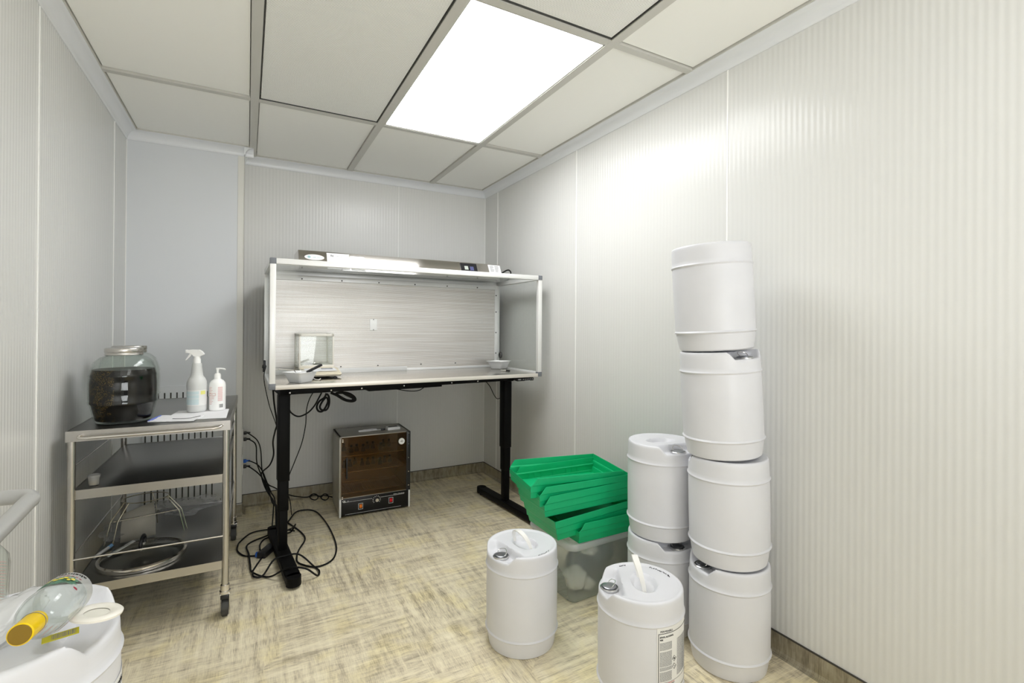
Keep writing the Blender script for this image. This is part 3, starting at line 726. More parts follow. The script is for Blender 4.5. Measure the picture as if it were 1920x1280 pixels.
# papers / bag on the cart
def sheet(name, label, cat, pts, z, m, seed, amp=.002, th=.0012, nx=14):
    """bilinear quad sheet with gentle waves"""
    b = newbm(); A, B, C_, D = [Vector(p).to_3d() for p in pts]; g1 = []; g0 = []
    for i in range(nx+1):
        r1, r0 = [], []
        for j in range(nx+1):
            u, v = i/nx, j/nx; p = A.lerp(B, u).lerp(D.lerp(C_, u), v)
            h = abs(noise.noise(Vector((p.x*9+seed, p.y*9, seed))))*amp*2+abs(noise.noise(Vector((p.x*30+seed, p.y*30, seed))))*amp
            r1.append(b.verts.new((p.x, p.y, z+th+h))); r0.append(b.verts.new((p.x, p.y, z+h*.3)))
        g1.append(r1); g0.append(r0)
    for i in range(nx):
        for j in range(nx):
            b.faces.new((g1[i][j], g1[i+1][j], g1[i+1][j+1], g1[i][j+1])); b.faces.new((g0[i][j], g0[i][j+1], g0[i+1][j+1], g0[i+1][j]))
    for i in range(nx):
        for (a, c) in ((g0, g1),):
            b.faces.new((a[i][0], a[i+1][0], c[i+1][0], c[i][0])); b.faces.new((a[i][nx], c[i][nx], c[i+1][nx], a[i+1][nx]))
            b.faces.new((a[0][i], c[0][i], c[0][i+1], a[0][i+1])); b.faces.new((a[nx][i], a[nx][i+1], c[nx][i+1], c[nx][i]))
    o = obj(name, b, m); tag(o, label, cat); return o
sheet('paper_sheet', 'white paper sheets lying flat on the cart top under the spray bottle', 'paper', [(-.30, 2.42), (-.075, 2.37), (-.072, 2.62), (-.27, 2.66)], .8015, m_whitep, 1, .001)
pb = sheet('plastic_pouch', 'flat white zip pouch with blue edge beside the dark jar on the cart', 'bag', [(-.345, 2.395), (-.19, 2.345), (-.16, 2.47), (-.315, 2.52)], .8025, m_whitep, 5, .0035)
b = newbm(); tube(b, [(-.343, 2.397, .8065), (-.332, 2.45, .808), (-.318, 2.515, .8075)], .0035, 8); z_ = obj('zip_strip', b, m_zip, pb); z_['label'] = 'blue zip strip'
b = newbm(); tube(b, [(-.262, 2.385, .8125), (-.235, 2.372, .8125), (-.205, 2.374, .812), (-.185, 2.40, .8115), (-.17, 2.42, .811)], .0016, 6); obj('fold', b, m_inkg, pb)
# specimen cup
t = thing('specimen_cup', 'small clear plastic cup with yellowish contents on the middle cart shelf', 'cup', (-.507, 2.385, .583))
b = newbm(); lathe(b, [(0, .0008), (.0155, 0), (.0165, .002), (.0175, .028), (.0195, .029), (.0195, .038), (.0175, .0385), (.0165, .028), (.015, .003), (0, .0025)], 32); obj('cup', b, clear_mat('cloudy cup', (.93, .93, .93), .1, .3), t)
b = newbm(); lathe(b, [(0, .003), (.0148, .003), (.0152, .014), (0, .014)], 32); obj('contents', b, mat('yellow dregs', (.62, .52, .30), .4), t)
# glass pan lid
t = thing('pan_lid', 'round glass pan lid with steel rim and black handle on the bottom cart shelf', 'lid', (-.372, 2.505, .229))
b = newbm(); lathe(b, [(.139, .010), (.146, .003), (.151, .002), (.153, .008), (.151, .018), (.145, .022), (.140, .019)], 72); obj('rim', b, m_chrome, t)
b = newbm(); lathe(b, [(.142, .016), (.125, .028), (.09, .040), (.05, .047), (.012, .049)], 72); obj('glass', b, m_glasst, t)
b = newbm(); tube(b, [(-.004, -.032, .050), (-.004, -.034, .070), (-.002, -.018, .086), (0, 0, .090), (0, .018, .086), (0, .034, .070), (0, .032, .050)], .0065, 10); obj('handle', b, m_blackp, t)
for s in (-1, 1): b = newbm(); cyl(b, (-.003, s*.032, .044), (-.003, s*.032, .054), .009, n=20); obj('handle_mount', b, m_chrome, t)
# wire stand
t = thing('wire_stand', 'steel wire stand with bent legs on the bottom cart shelf', 'stand', (-.405, 2.78, .229))
b = newbm(); rr = .088; n = 40
tube(b, [(rr*math.cos(2*PI*i/n), rr*math.sin(2*PI*i/n)*.8, .168) for i in range(n)], .0022, 6, True, smooth=False); obj('top_ring', b, m_wire, t)
for a in (215, 232, -8, -20, 80):
    ca, sa = math.cos(R(a)), math.sin(R(a))*.8
    b = newbm(); tube(b, [(rr*ca, rr*sa, .168), (rr*1.0*ca, rr*sa, .166), (1.55*rr*ca, 1.55*rr*sa, .105), (1.6*rr*ca, 1.6*rr*sa, .096), (1.85*rr*ca, 1.85*rr*sa, .0025)], .0024, 6, smooth=False); obj('leg', b, m_wire, t)
b = newbm(); m_ = 1.57
tube(b, [(m_*rr*math.cos(R(a)), m_*rr*math.sin(R(a))*.8, .1) for a in (222, 222)] + [(m_*rr*math.cos(R(-12)), m_*rr*math.sin(R(-12))*.8, .1)], .002, 6, smooth=False); obj('cross_wire', b, m_wire, t)
b = newbm(); vs = [b.verts.new(p) for p in ((-.06, -.01, 0), (.062, .03, 0), (.05, .055, .145), (-.055, .012, .120), (-.06, .0, .06), (.06, .042, .075))]
b.faces.new((vs[0], vs[1], vs[5], vs[4])); b.faces.new((vs[4], vs[5], vs[2], vs[3]))
o = obj('filter_cloth', b, m_fabric, None, loc=(-.425, 2.72, .231)); md = o.modifiers.new('s', 'SOLIDIFY'); md.thickness = .004
tag(o, 'beige cloth square leaning inside the wire stand on the bottom cart shelf', 'cloth')
o = newbm(); box(o, -.052, .052, -.009, .009, -.002, .002, .0015, Matrix.Rotation(R(38), 4, 'Z') @ Matrix.Rotation(R(-14), 4, 'Y')); o = obj('plastic_stick', o, m_white, None, loc=(-.462, 2.60, .247)); tag(o, 'flat white plastic stick leaning by the pan lid on the bottom cart shelf', 'stick')
b = newbm(); cyl(b, (-.515, 2.66, .238), (-.545, 2.58, .236), .006, n=14); o = obj('syringe', b, m_white); tag(o, 'small white tube with blue cap at the back left of the bottom cart shelf', 'syringe')
b = newbm(); cyl(b, (-.515, 2.66, .238), (-.508, 2.682, .2385), .0072, n=14); o2 = obj('blue_cap', b, m_stick, o); o2['label'] = 'blue cap'
b = newbm(); crumple(b, (0, 0, 0), (.12, .08, .035), 8, .5, 4); o = obj('plastic_bag', b, m_bag, None, loc=(-.27, 2.99, .272)); tag(o, 'crumpled clear plastic bag behind the wire stand on the bottom cart shelf', 'bag')
b = newbm(); crumple(b, (0, 0, 0), (.045, .10, .025), 9, .5, 4); o = obj('plastic_bag', b, m_bag, None, loc=(-.515, 2.80, .262)); tag(o, 'crumpled clear plastic bag left of the wire stand along the wall', 'bag')

# ------------------------------------------------------------------ sit-stand desk frame
fr = thing('desk_frame', 'black height-adjustable desk frame with two T feet under the laminar hood', 'desk', (.168, 2.735, 0), (0, 0, R(4.8)))
FWD = 1.345
for s, nmx in ((0, 'l'), (FWD, 'r')):
    b = newbm(); box(b, s-.020, s+.020, .004, .048, .05, .27, .003); box(b, s-.0235, s+.0235, 0, .054, .25, .42, .003); box(b, s-.027, s+.027, -.004, .060, .40, .838, .003); lg = obj('leg_column', b, m_black, fr)
    b = newbm(); box(b, s-.033, s+.033, -.30, .34, .012, .052, .008, seg=3)
    bmesh.ops.bevel(b, geom=[], offset=.001)
    cyl(b, (s, -.30, .012), (s, -.30, .052), .0325, n=28); cyl(b, (s, .34, .012), (s, .34, .052), .0325, n=28); obj('foot', b, m_black, fr)
    b = newbm()
    for y in (-.29, .33): cyl(b, (s, y, 0), (s, y, .013), .018, n=20)
    obj('foot_glide', b, m_blackp, fr)
    b = newbm(); box(b, s-.025, s+.025, -.03, .42, .838, .868, .003); obj('side_bracket', b, m_black, fr)
b = newbm(); box(b, -.02, FWD+.05, -.03, -.005, .842, .872, .002); box(b, -.02, FWD+.02, .05, .085, .842, .870, .002); box(b, .42, .86, -.025, .07, .832, .850, .002); obj('crossbar', b, m_black, fr)
for x in (.02, .22, .38, .62, .92, 1.10): b = newbm(); cyl(b, (x, -.034, .852), (x, -.030, .852), .004, n=10); obj('screw', b, m_chrome, fr)
b = newbm(); T = frameT((1.385, -.125, .862), (1, 0, 0), (0, .94, .10)); box(b, -.065, .065, -.02, .02, -.012, .008, .004, T); kp = obj('keypad', b, m_blackp, fr)
b = newbm(); T2 = frameT((1.322, -.148, .850), (1, 0, 0), (0, 0, 1))
text_bm(b, '88.8', .012, T2 @ Matrix.Translation((.005, .006, 0)))
for i in range(6):
    x = .042+i*.014; box(b, x, x+.004, .008, .012, 0, .0006, 0, T2)
box(b, .055, .095, -.001, .0012, 0, .0006, 0, T2); obj('keypad_print', b, m_white, kp, False)
# ------------------------------------------------------------------ laminar flow hood
HW, HD, Z0, Z1 = 1.552, .606, .880, 1.517
hd = thing('laminar_hood', 'wide laminar flow hood with white frame, clear sides and perforated steel back', 'hood', (.094, 2.632, 0), (0, 0, R(.755)))
e = .027
def fr_bar(x0, x1, y0, y1, z0, z1, nmn='frame_bar', m=m_alu):
    b = newbm(); box(b, x0, x1, y0, y1, z0, z1, .0015); obj(nmn, b, m, hd)
fr_bar(0, e, 0, e, Z0+e, Z1-e, 'upright'); fr_bar(HW-e, HW, 0, e, Z0+e, Z1-e, 'upright'); fr_bar(0, e, HD-e, HD, Z0, Z1, 'upright'); fr_bar(HW-e, HW, HD-e, HD, Z0, Z1, 'upright')
fr_bar(e, HW-e, 0, e, Z1-e, Z1, 'top_rail'); fr_bar(0, e, e, HD-e, Z1-e, Z1, 'top_rail'); fr_bar(HW-e, HW, e, HD-e, Z1-e, Z1, 'top_rail'); fr_bar(e, HW-e, HD-e, HD, Z1-e, Z1, 'top_rail')
fr_bar(0, e, e, HD-e, Z0, Z0+e, 'bottom_rail'); fr_bar(HW-e, HW, e, HD-e, Z0, Z0+e, 'bottom_rail')
b = newbm(); box(b, e, HW-e, .004, HD-.03, Z0+.002, Z0+.018, .002); obj('worktop', b, m_worktop, hd)
b = newbm(); box(b, e, HW-e, -.0005, .0045, Z0-.002, Z0+.0195, .001); obj('front_edge', b, mat('steel with painted reflection', (.74, .70, .64), .35, .35), hd)  # cream tone is the room's reflection put into the base colour
for x in (0, HW-e):
    for z in (Z0, Z1-e):
        b = newbm(); box(b, x-.0012, x+e+.0012, -.0012, e, z-.001, z+e+.001, .002); obj('corner_joint', b, m_cornerp, hd)
b = newbm(); box(b, e*.4, e*.4+.004, e, HD-e, Z0+e, Z1-e); obj('side_pane', b, m_acryl, hd, False)
b = newbm(); box(b, HW-e*.4-.004, HW-e*.4, e, HD-e, Z0+e, Z1-e); obj('side_pane', b, m_acryl, hd, False)
b = newbm(); box(b, e, HW-e, e, HD-e, Z1-.012, Z1-.007); obj('top_pane', b, m_acryl, hd, False)
b = newbm(); box(b, e, HW-e, HD-.032, HD-.028, Z0+.03, Z1-e); pf = obj('perforated_panel', b, m_perf, hd, False)
b = newbm(); box(b, .02, HW-.02, HD-.02, YB-2.632-.09, Z0+.01, Z1-.01, .003); obj('fan_housing', b, m_steel, hd)
b = newbm(); box(b, e, .85, HD-.045, HD-.030, Z0+.018, Z0+.046, .001); box(b, .85, HW-e, HD-.042, HD-.030, Z0+.018, Z0+.034, .001); box(b, e, HW-e, HD-.044, HD-.030, Z1-.055, Z1-e+.002, .001); box(b, HW-.045, HW-e, HD-.036, HD-.028, Z0+.03, Z1-.05); obj('panel_trim', b, m_alu, hd)
for x, y, z in [(x, HD-.049, Z1-.046) for x in (.20, .43, .66, .90, 1.13, 1.36)]+[(x, HD-.037, Z0+.056) for x in (.43, .66, .95, 1.2)]+[(HW-.036, HD-.041, z) for z in (1.0, 1.15, 1.3, 1.42)]:
    b = newbm(); cyl(b, (x, y, z), (x, y+.006, z), .004, n=10); obj('screw', b, m_gap, hd)
b = newbm(); box(b, .607, .652, HD-.0355, HD-.032, 1.163, 1.236, .001); o = obj('blank_plate', b, m_white, hd)
for z in (1.167, 1.233): b = newbm(); cyl(b, (.6295, HD-.038, z), (.6295, HD-.0355, z), .003, n=10); obj('screw', b, m_gap, o)
# control box on top with sloped face
xa, xb_ = .165, 1.470; yb0 = .372; sl = math.tan(R(28.0)); zt = 1.626
b = newbm(); y1 = yb0+(zt-Z1)*sl
pts = [(yb0, Z1), (y1, zt), (HD+.05, zt), (HD+.05, Z1)]
v0 = [b.verts.new((xa, y, z)) for y, z in pts]; v1 = [b.verts.new((xb_, y, z)) for y, z in pts]
for i in range(4): b.faces.new((v0[i], v0[(i+1) % 4], v1[(i+1) % 4], v1[i]))
b.faces.new(v0[::-1]); b.faces.new(v1); cb = obj('control_box', b, mat('polished box steel', (.60, .57, .53), .11, 1), hd, False)
nrm = Vector((0, -math.cos(R(28)), math.sin(R(28)))); TT = lambda x, s: frameT(Vector((x, yb0+s*math.sin(R(28)), Z1+s*math.cos(R(28))))+nrm*.0006, (1, 0, 0), (0, math.sin(R(28)), math.cos(R(28))))
def plate(name, x0, x1, s0, s1, m, parent, th=.0008): 
    b = newbm(); box(b, 0, x1-x0, 0, s1-s0, 0, th, 0, TT(x0, s0)); return obj(name, b, m, parent, False)
b = newbm(); lathe(b, [(0, .001), (.98, .001), (1, 0)], 48, TT(.250, .078) @ Matrix.Diagonal((.054, .020, 1, 1))); o = obj('oval_sticker', b, m_white, cb, False)
b = newbm(); text_bm(b, 'AIR TECH', .0125, TT(.240, .073) @ Matrix.Translation((0, 0, .0012))); lathe(b, [(0, .0014), (.009, .0012)], 20, TT(.221, .079)); obj('sticker_print', b, m_teal, o, False)
o = plate('white_sticker', .318, .445, .004, .116, m_whitep, cb); b = newbm(); box(b, .012, .018, .092, .104, .0009, .0013, 0, TT(.328, .0)); box(b, .021, .027, .090, .102, .0009, .0013, 0, TT(.328, .0)); box(b, .045, .075, .094, .0955, .0009, .0013, 0, TT(.328, .0)); obj('sticker_print', b, m_inkg, o, False)
plate('white_sticker', .452, .535, .004, .105, m_whitep, cb)
o = plate('switch_panel', 1.165, 1.285, .030, .114, m_blackp, cb, .004)
plate('switch', 1.192, 1.218, .062, .090, mat('lit grey key', (.55, .6, .55), .4), o, .006); plate('switch', 1.232, 1.258, .058, .088, mat('blue key', (.10, .11, .25), .4), o, .006)
o = plate('rating_sticker', 1.375, 1.468, .030, .118, m_whitep, cb); plate('blue_strip', 1.425, 1.468, .030, .042, m_stick, o, .0012)
b = newbm(); rn = random.Random(5)
for i in range(7):
    box(b, .012, .012+rn.uniform(.018, .03), .078-i*.0075, .0805-i*.0075, .0009, .0013, 0, TT(1.375, .03)); box(b, .05, .05+rn.uniform(.018, .03), .078-i*.0075, .0805-i*.0075, .0009, .0013, 0, TT(1.375, .03))
obj('sticker_print', b, m_inkg, o, False)
b = newbm(); tube(b, [(1.466, .41, 1.560), (1.485, .395, 1.575), (1.510, .39, 1.588), (1.535, .40, 1.588), (1.550, .41, 1.570), (1.548, .44, 1.530), (1.54, .52, 1.516)], .005, 8); obj('power_lead', b, m_cable, hd)
b = newbm(); lathe(b, [(.014, -.004), (.022, -.004), (.024, 0), (.022, .004), (.014, .004)], 28, Matrix.Translation((HW-.014, HD-.07, .985)) @ Matrix.Rotation(PI/2, 4, 'Y')); obj('cable_grommet', b, m_blackp, hd)
b = newbm(); box(b, -.012, 0, .35, .38, .955, 1.0, .003); obj('side_socket', b, m_blackp, hd)

# ------------------------------------------------------------------ on the worktop
WZ = Z0+.0185
def weigh_boat(label, loc, rz, s=.062, h=.052):
    t = thing('weighing_boat', label, 'dish', loc, (0, 0, rz))
    b = newbm(); q = [rrect(-s*.68, s*.68, -s*.68, s*.68, .012, .001), rrect(-s*.70, s*.70, -s*.70, s*.70, .012, .003), rrect(-s*.96, s*.96, -s*.96, s*.96, .008, h), rrect(-s*1.06, s*1.06, -s*1.06, s*1.06, .006, h+.001), rrect(-s*1.06, s*1.06, -s*1.06, s*1.06, .006, h+.0025), rrect(-s*.94, s*.94, -s*.94, s*.94, .008, h+.0015), rrect(-s*.66, s*.66, -s*.66, s*.66, .012, .0035)]
    loft(b, q); obj('bowl', b, m_white, t); return t
wb = weigh_boat('white square weighing boat at the left front of the hood worktop, tools lying in it', (.243, 2.750, WZ), R(38), .060)
weigh_boat('empty white square weighing boat at the right back corner of the worktop', (1.555, 3.075, WZ), R(33), .062)
b = newbm(); box(b, -.045, .045, -.008, .008, -.006, .006, .003, Matrix.Rotation(R(25), 4, 'Z') @ Matrix.Rotation(R(-22), 4, 'Y')); o = obj('marker_pen', b, m_blackp, None, loc=(.312, 2.765, WZ+.068)); tag(o, 'thick black marker leaning on the left weighing boat', 'pen')
b = newbm(); crumple(b, (0, 0, 0), (.045, .030, .012), 3, .3); o = obj('tissue_wad', b, m_whitep, None, loc=(.243, 2.758, WZ+.040)); tag(o, 'crumpled white tissue filling the left weighing boat', 'tissue')
t = thing('tweezers', 'thin dark steel tweezers standing in the left weighing boat', 'tool', (.235, 2.76, WZ+.03))
b = newbm(); tube(b, [(.0, 0, 0), (-.02, .02, .03)], .002, 6); obj('arm', b, m_inkg, t)
t = thing('pen', 'short dark pen lying on the worktop before the right weighing boat', 'pen', (1.512, 2.895, WZ+.0035), (0, 0, R(118)))
b = newbm(); cyl(b, (-.035, 0, 0), (.035, 0, 0), .0033, n=12); obj('barrel', b, m_offw, t)
b = newbm(); cyl(b, (-.037, 0, .0006), (-.008, 0, .0006), .0040, n=12); obj('pen_cap', b, m_blackp, t)
# balance
t = thing('analytical_balance', 'cream laboratory balance with glass draft shield at the left of the hood', 'scale', (.262, 2.865, WZ), (0, 0, R(2)))
b = newbm(); pts = [(0, .016), (0, .030), (.015, .036), (.10, .046), (.14, .050), (.345, .050), (.345, .014), (.02, .010)]
v0 = [b.verts.new((.0, y, z)) for y, z in pts]; v1 = [b.verts.new((.205, y, z)) for y, z in pts]
for i in range(len(pts)): b.faces.new((v0[i], v0[(i+1) % 8], v1[(i+1) % 8], v1[i]))
b.faces.new(v0[::-1]); b.faces.new(v1); bmesh.ops.bevel(b, geom=b.edges[:], offset=.005, segments=2, affect='EDGES'); obj('base', b, m_creamp, t)
b = newbm(); T = frameT((.02, .022, .0405), (1, 0, 0), (0, 1, .115)); box(b, 0, .165, 0, .085, 0, .0012, 0, T); obj('keypad_face', b, m_whitep, t, False)
b = newbm(); box(b, .09, .15, .045, .075, .0012, .003, 0, T); obj('display', b, mat('lcd grey', (.35, .36, .40), .2), t, False)
for x in (.03, .175):
    for y in (.03, .31):
        b = newbm(); cyl(b, (x, y, 0), (x, y, .006), .013, n=20); cyl(b, (x, y, .006), (x, y, .016), .005, n=12); obj('levelling_foot', b, m_blackp, t)
sx0, sx1, sy0, sy1, sz0, sz1 = .0, .190, .145, .345, .050, .245
b = newbm(); box(b, sx0, sx1, sy0, sy1, sz0, sz0+.016, .002); box(b, sx0, sx1, sy0, sy0+.014, sz1-.014, sz1, .002); box(b, sx0, sx1, sy1-.014, sy1, sz1-.014, sz1, .002); box(b, sx0, sx0+.014, sy0, sy1, sz1-.014, sz1, .002); box(b, sx1-.014, sx1, sy0, sy1, sz1-.014, sz1, .002)
for x, y in ((sx0, sy0), (sx1-.009, sy0), (sx0, sy1-.009), (sx1-.009, sy1-.009)): box(b, x, x+.009, y, y+.009, sz0+.016, sz1-.014, .001)
sh = obj('draft_shield_frame', b, m_offw, t)
b = newbm(); box(b, sx0+.009, sx1-.009, sy0+.003, sy0+.005, sz0+.016, sz1-.014); box(b, sx0+.003, sx0+.005, sy0+.009, sy1-.009, sz0+.016, sz1-.014); box(b, sx1-.005, sx1-.003, sy0+.009, sy1-.009, sz0+.016, sz1-.014); box(b, sx0+.014, sx1-.014, sy0+.014, sy1-.014, sz1-.008, sz1-.006); obj('glass_pane', b, m_glasst, sh, False)
b = newbm(); box(b, .004, .009, .195, .215, .095, .135, .001); obj('door_grip', b, mat('amber grip', (.62, .42, .16), .4), sh)
b = newbm(); cyl(b, (.095, .245, .066), (.095, .245, .074), .008, n=20); cyl(b, (.095, .245, .074), (.095, .245, .077), .045, n=40); obj('weighing_pan', b, m_chrome, t)
b = newbm(); tube(b, [(.15, 2.93, .955), (.21, 2.90, .948), (.26, 2.87, .945), (.285, 2.84, .938), (.30, 2.82, .92), (.32, 2.80, .905), (.335, 2.79, .903), (.345, 2.80, .905), (.35, 2.83, .904)], .0028, 8); o = obj('signal_cable', b, m_offw); tag(o, 'pale thin cable curling beside the balance and the left weighing boat', 'cable')
b = newbm(); tube(b, [(.108, 2.90, .968), (.16, 2.92, .962), (.215, 2.94, .957), (.275, 2.96, .945)], .0016, 6); o = obj('thin_rod', b, m_inkg); tag(o, 'thin dark wire running from the left hood frame to the balance', 'wire')

# ------------------------------------------------------------------ incubator oven
IW, ID, IH = .445, .290, .501
t = thing('incubator', 'bench incubator with amber door and black control panel on the floor', 'incubator', (.506, 3.168, 0), (0, 0, R(-.57)))
b = newbm(); w_ = .012
box(b, 0, IW, .01, ID, .018, .12, .002); box(b, 0, w_, .01, ID, .12, IH, .001); box(b, IW-w_, IW, .01, ID, .12, IH, .001); box(b, 0, IW, ID-w_, ID, .12, IH, .001); box(b, 0, IW, .01, ID, IH-w_, IH, .001); obj('cabinet', b, m_hsteel, t)
b = newbm(); box(b, w_, IW-w_, ID-w_-.003, ID-w_, .12, IH-w_); box(b, w_, w_+.002, .014, ID-w_, .12, IH-w_); box(b, IW-w_-.002, IW-w_, .014, ID-w_, .12, IH-w_); box(b, w_, IW-w_, .014, ID-w_, .12, .122); obj('liner', b, m_hin, t, False)
b = newbm(); box(b, .012, IW-.012, -.001, .010, .010, .115, .001); cp = obj('control_panel', b, mat('gloss black panel', (.004, .004, .005), .25), t)
b = newbm(); box(b, 0, .012, -.002, .012, .004, .115, .002); box(b, IW-.012, IW, -.002, .012, .004, .115, .002); obj('corner_post', b, m_alu, t)
TP = frameT((0, -.0012, 0), (1, 0, 0), (0, 0, 1))
b = newbm()
box(b, .03, .20, .0965, .0978, 0, .0005, 0, TP); box(b, .255, .405, .0965, .0978, 0, .0005, 0, TP); box(b, .035, .385, .0195, .0208, 0, .0005, 0, TP)
for k0 in range(11):
    a = R(-40+k0*26); box(b, -.001, .001, .020, .026, 0, .0005, 0, TP @ Matrix.Translation((.228, .085, 0)) @ Matrix.Rotation(a-R(90), 4, 'Z'))
for x0, z0 in ((.115, .040), (.305, .048)):
    for q in ((x0, x0+.028, z0, z0+.0015), (x0, x0+.028, z0+.036, z0+.0375), (x0, x0+.0015, z0, z0+.0375), (x0+.0265, x0+.028, z0, z0+.0375)): box(b, *q, 0, .0005, 0, TP)
text_bm(b, 'QL', .016, TP @ Matrix.Translation((.019, .098, 0)), bold=.0004); text_bm(b, 'LAB', .006, TP @ Matrix.Translation((.046, .101, 0)))
text_bm(b, 'MODEL 10 INCUBATOR', .0068, TP @ Matrix.Translation((.335, .101, 0)))
obj('panel_print', b, m_white, cp, False)
b = newbm(); cyl(b, (.228, -.001, .085), (.228, -.016, .085), .0105, n=28); obj('knob', b, m_chrome, t)
for x0, z0, mm in ((.121, .049, m_orange), (.311, .057, m_redsw)):
    b = newbm(); box(b, x0, x0+.016, -.006, -.001, z0, z0+.022, .001); obj('rocker_switch', b, mm, t)
b = newbm(); box(b, .012, IW-.026, -.001, .004, .122, IH-.004); dr = obj('door', b, m_amber, t, False)
b = newbm(); box(b, IW-.026, IW, -.003, .008, .118, IH, .001); obj('hinge_strip', b, m_blackp, t)
b = newbm(); box(b, .036, .046, -.022, -.012, .245, .375, .003); box(b, .036, .046, -.014, -.001, .250, .258); box(b, .036, .046, -.014, -.001, .362, .370); obj('handle', b, m_blackp, dr)
for x, z, r_s, y_s in [(.018, z, .004, -.001) for z in (.485, .474, .130, .120)]+[(IW-.013, z, .003, -.003) for z in (.15, .24, .33, .42, .49)]:
    b = newbm(); cyl(b, (x, y_s, z), (x, y_s-.003, z), r_s, n=12); obj('screw', b, m_chrome, dr)
b = newbm(); cyl(b, (.385, -.001, .442), (.385, -.008, .442), .020, n=32); th = obj('thermometer_dial', b, m_white, dr)
b = newbm(); box(b, .375, .395, -.0088, -.008, .441, .443); box(b, .384, .386, -.0088, -.008, .436, .452); obj('needle', b, m_ink, th, False)
for zs, dp in ((.145, .26), (.275, .255), (.375, .255)):
    b = newbm()
    cyl(b, (.016, .02, zs), (IW-.03, .02, zs), .0022, n=8); cyl(b, (.016, dp, zs), (IW-.03, dp, zs), .0022, n=8); cyl(b, (.016, .02, zs), (.016, dp, zs), .0022, n=8); cyl(b, (IW-.03, .02, zs), (IW-.03, dp, zs), .0022, n=8)
    for i in range(34):
        x = .022+i*.0115; cyl(b, (x, .02, zs+.002), (x, dp, zs+.002), .0010, n=5, caps=False)
    obj('wire_shelf', b, m_wire, t)
rn = random.Random(11); i = 0
CO = []
for zs in (.275, .375):
    for x in range(9):
        xx = .05+x*.037; yy = .13+rn.uniform(-.04, .05)
        p = Matrix.Translation((.506, 3.168, 0)) @ Matrix.Rotation(R(-.57), 4, 'Z') @ Vector((xx, yy, zs+.0035))
        if not CO:
            q = thing('culture_flask', 'small dark-capped flask seen dimly through the amber incubator door', 'flask', p, (0, 0, 0), 'flasks on the incubator shelves')
            b = newbm(); lathe(b, [(0, 0), (.014, 0), (.0145, .003), (.011, .022), (.006, .030), (.006, .038)], 20); obj('flask', b, clear_mat('flask glass', (.75, .75, .7), .05, .35, (.5, .45, .3)), q)
            b = newbm(); cyl(b, (0, 0, .034), (0, 0, .046), .008, n=16); obj('cap', b, m_blackp, q); CO.append(q)
        else: c = copy_tree(CO[0]); c.location = p
# things on the incubator
t = thing('digital_timer', 'small white digital box lying on top of the incubator', 'timer', (.862, 3.268, .502), (0, 0, R(3)))
b = newbm(); box(b, -.042, .042, -.026, .026, 0, .018, .002); obj('case', b, m_white, t)
b = newbm(); box(b, -.030, .030, -.010, .018, .018, .0186); obj('screen', b, m_inkg, t, False)
t = thing('coiled_lead', 'white coiled thin lead with black plug on top of the incubator', 'cable', (.71, 3.28, .502))
b = newbm(); tube(b, [(.060*math.cos(a)*.9-.01+.01*math.sin(3*a), .020*math.sin(a)+.004*math.sin(2*a), .003+.0025*(1+math.sin(a*1.7))) for a in [i*.5 for i in range(34)]]+[(.055, -.01, .004), (.075, -.012, .003)], .0017, 6, k=3); obj('lead', b, m_white, t)
b = newbm(); box(b, .072, .100, -.019, -.006, 0, .010, .002); obj('plug', b, m_blackp, t)

# ------------------------------------------------------------------ sockets and cords
for z, lbl in ((.474, 'upper wall socket on the return beside the grey wall, two black plugs in it'), (.297, 'lower wall socket on the return beside the grey wall, one blue plug and one black')):
    t = thing('wall_socket', lbl, 'socket', (XPN+.0005, 3.59, z))
    b = newbm(); box(b, 0, .005, -.035, .035, -.058, .058, .0015); obj('face_plate', b, m_white, t)
    b = newbm(); box(b, .005, .007, -.017, .017, .006, .034, .001); box(b, .005, .007, -.017, .017, -.034, -.006, .001); obj('outlet', b, m_offw, t)
def plug(parent, p, d, m, L_=.030, r=.010):
    b = newbm(); p = Vector(p); d = Vector(d).normalized(); T = frameT(p, d, d.cross(Vector((0, 0, 1))))
    box(b, 0, L_*.6, -r*1.2, r*1.2, -r, r, .003, T); cyl(b, p+d*L_*.6, p+d*L_*1.3, r*.62, r*.38, 14); obj('plug', b, m, parent)
def cord(label, pts, r=.0038, plugs=(), cat='cord', name='power_cord', m=m_cable):  # the appliances' own power cords and the desk leads
    b = newbm(); tube(b, pts, r, 8, k=6); o = obj(name, b, m); tag(o, label, cat)
    for p, d, mm in plugs: plug(o, p, d, mm)
    return o
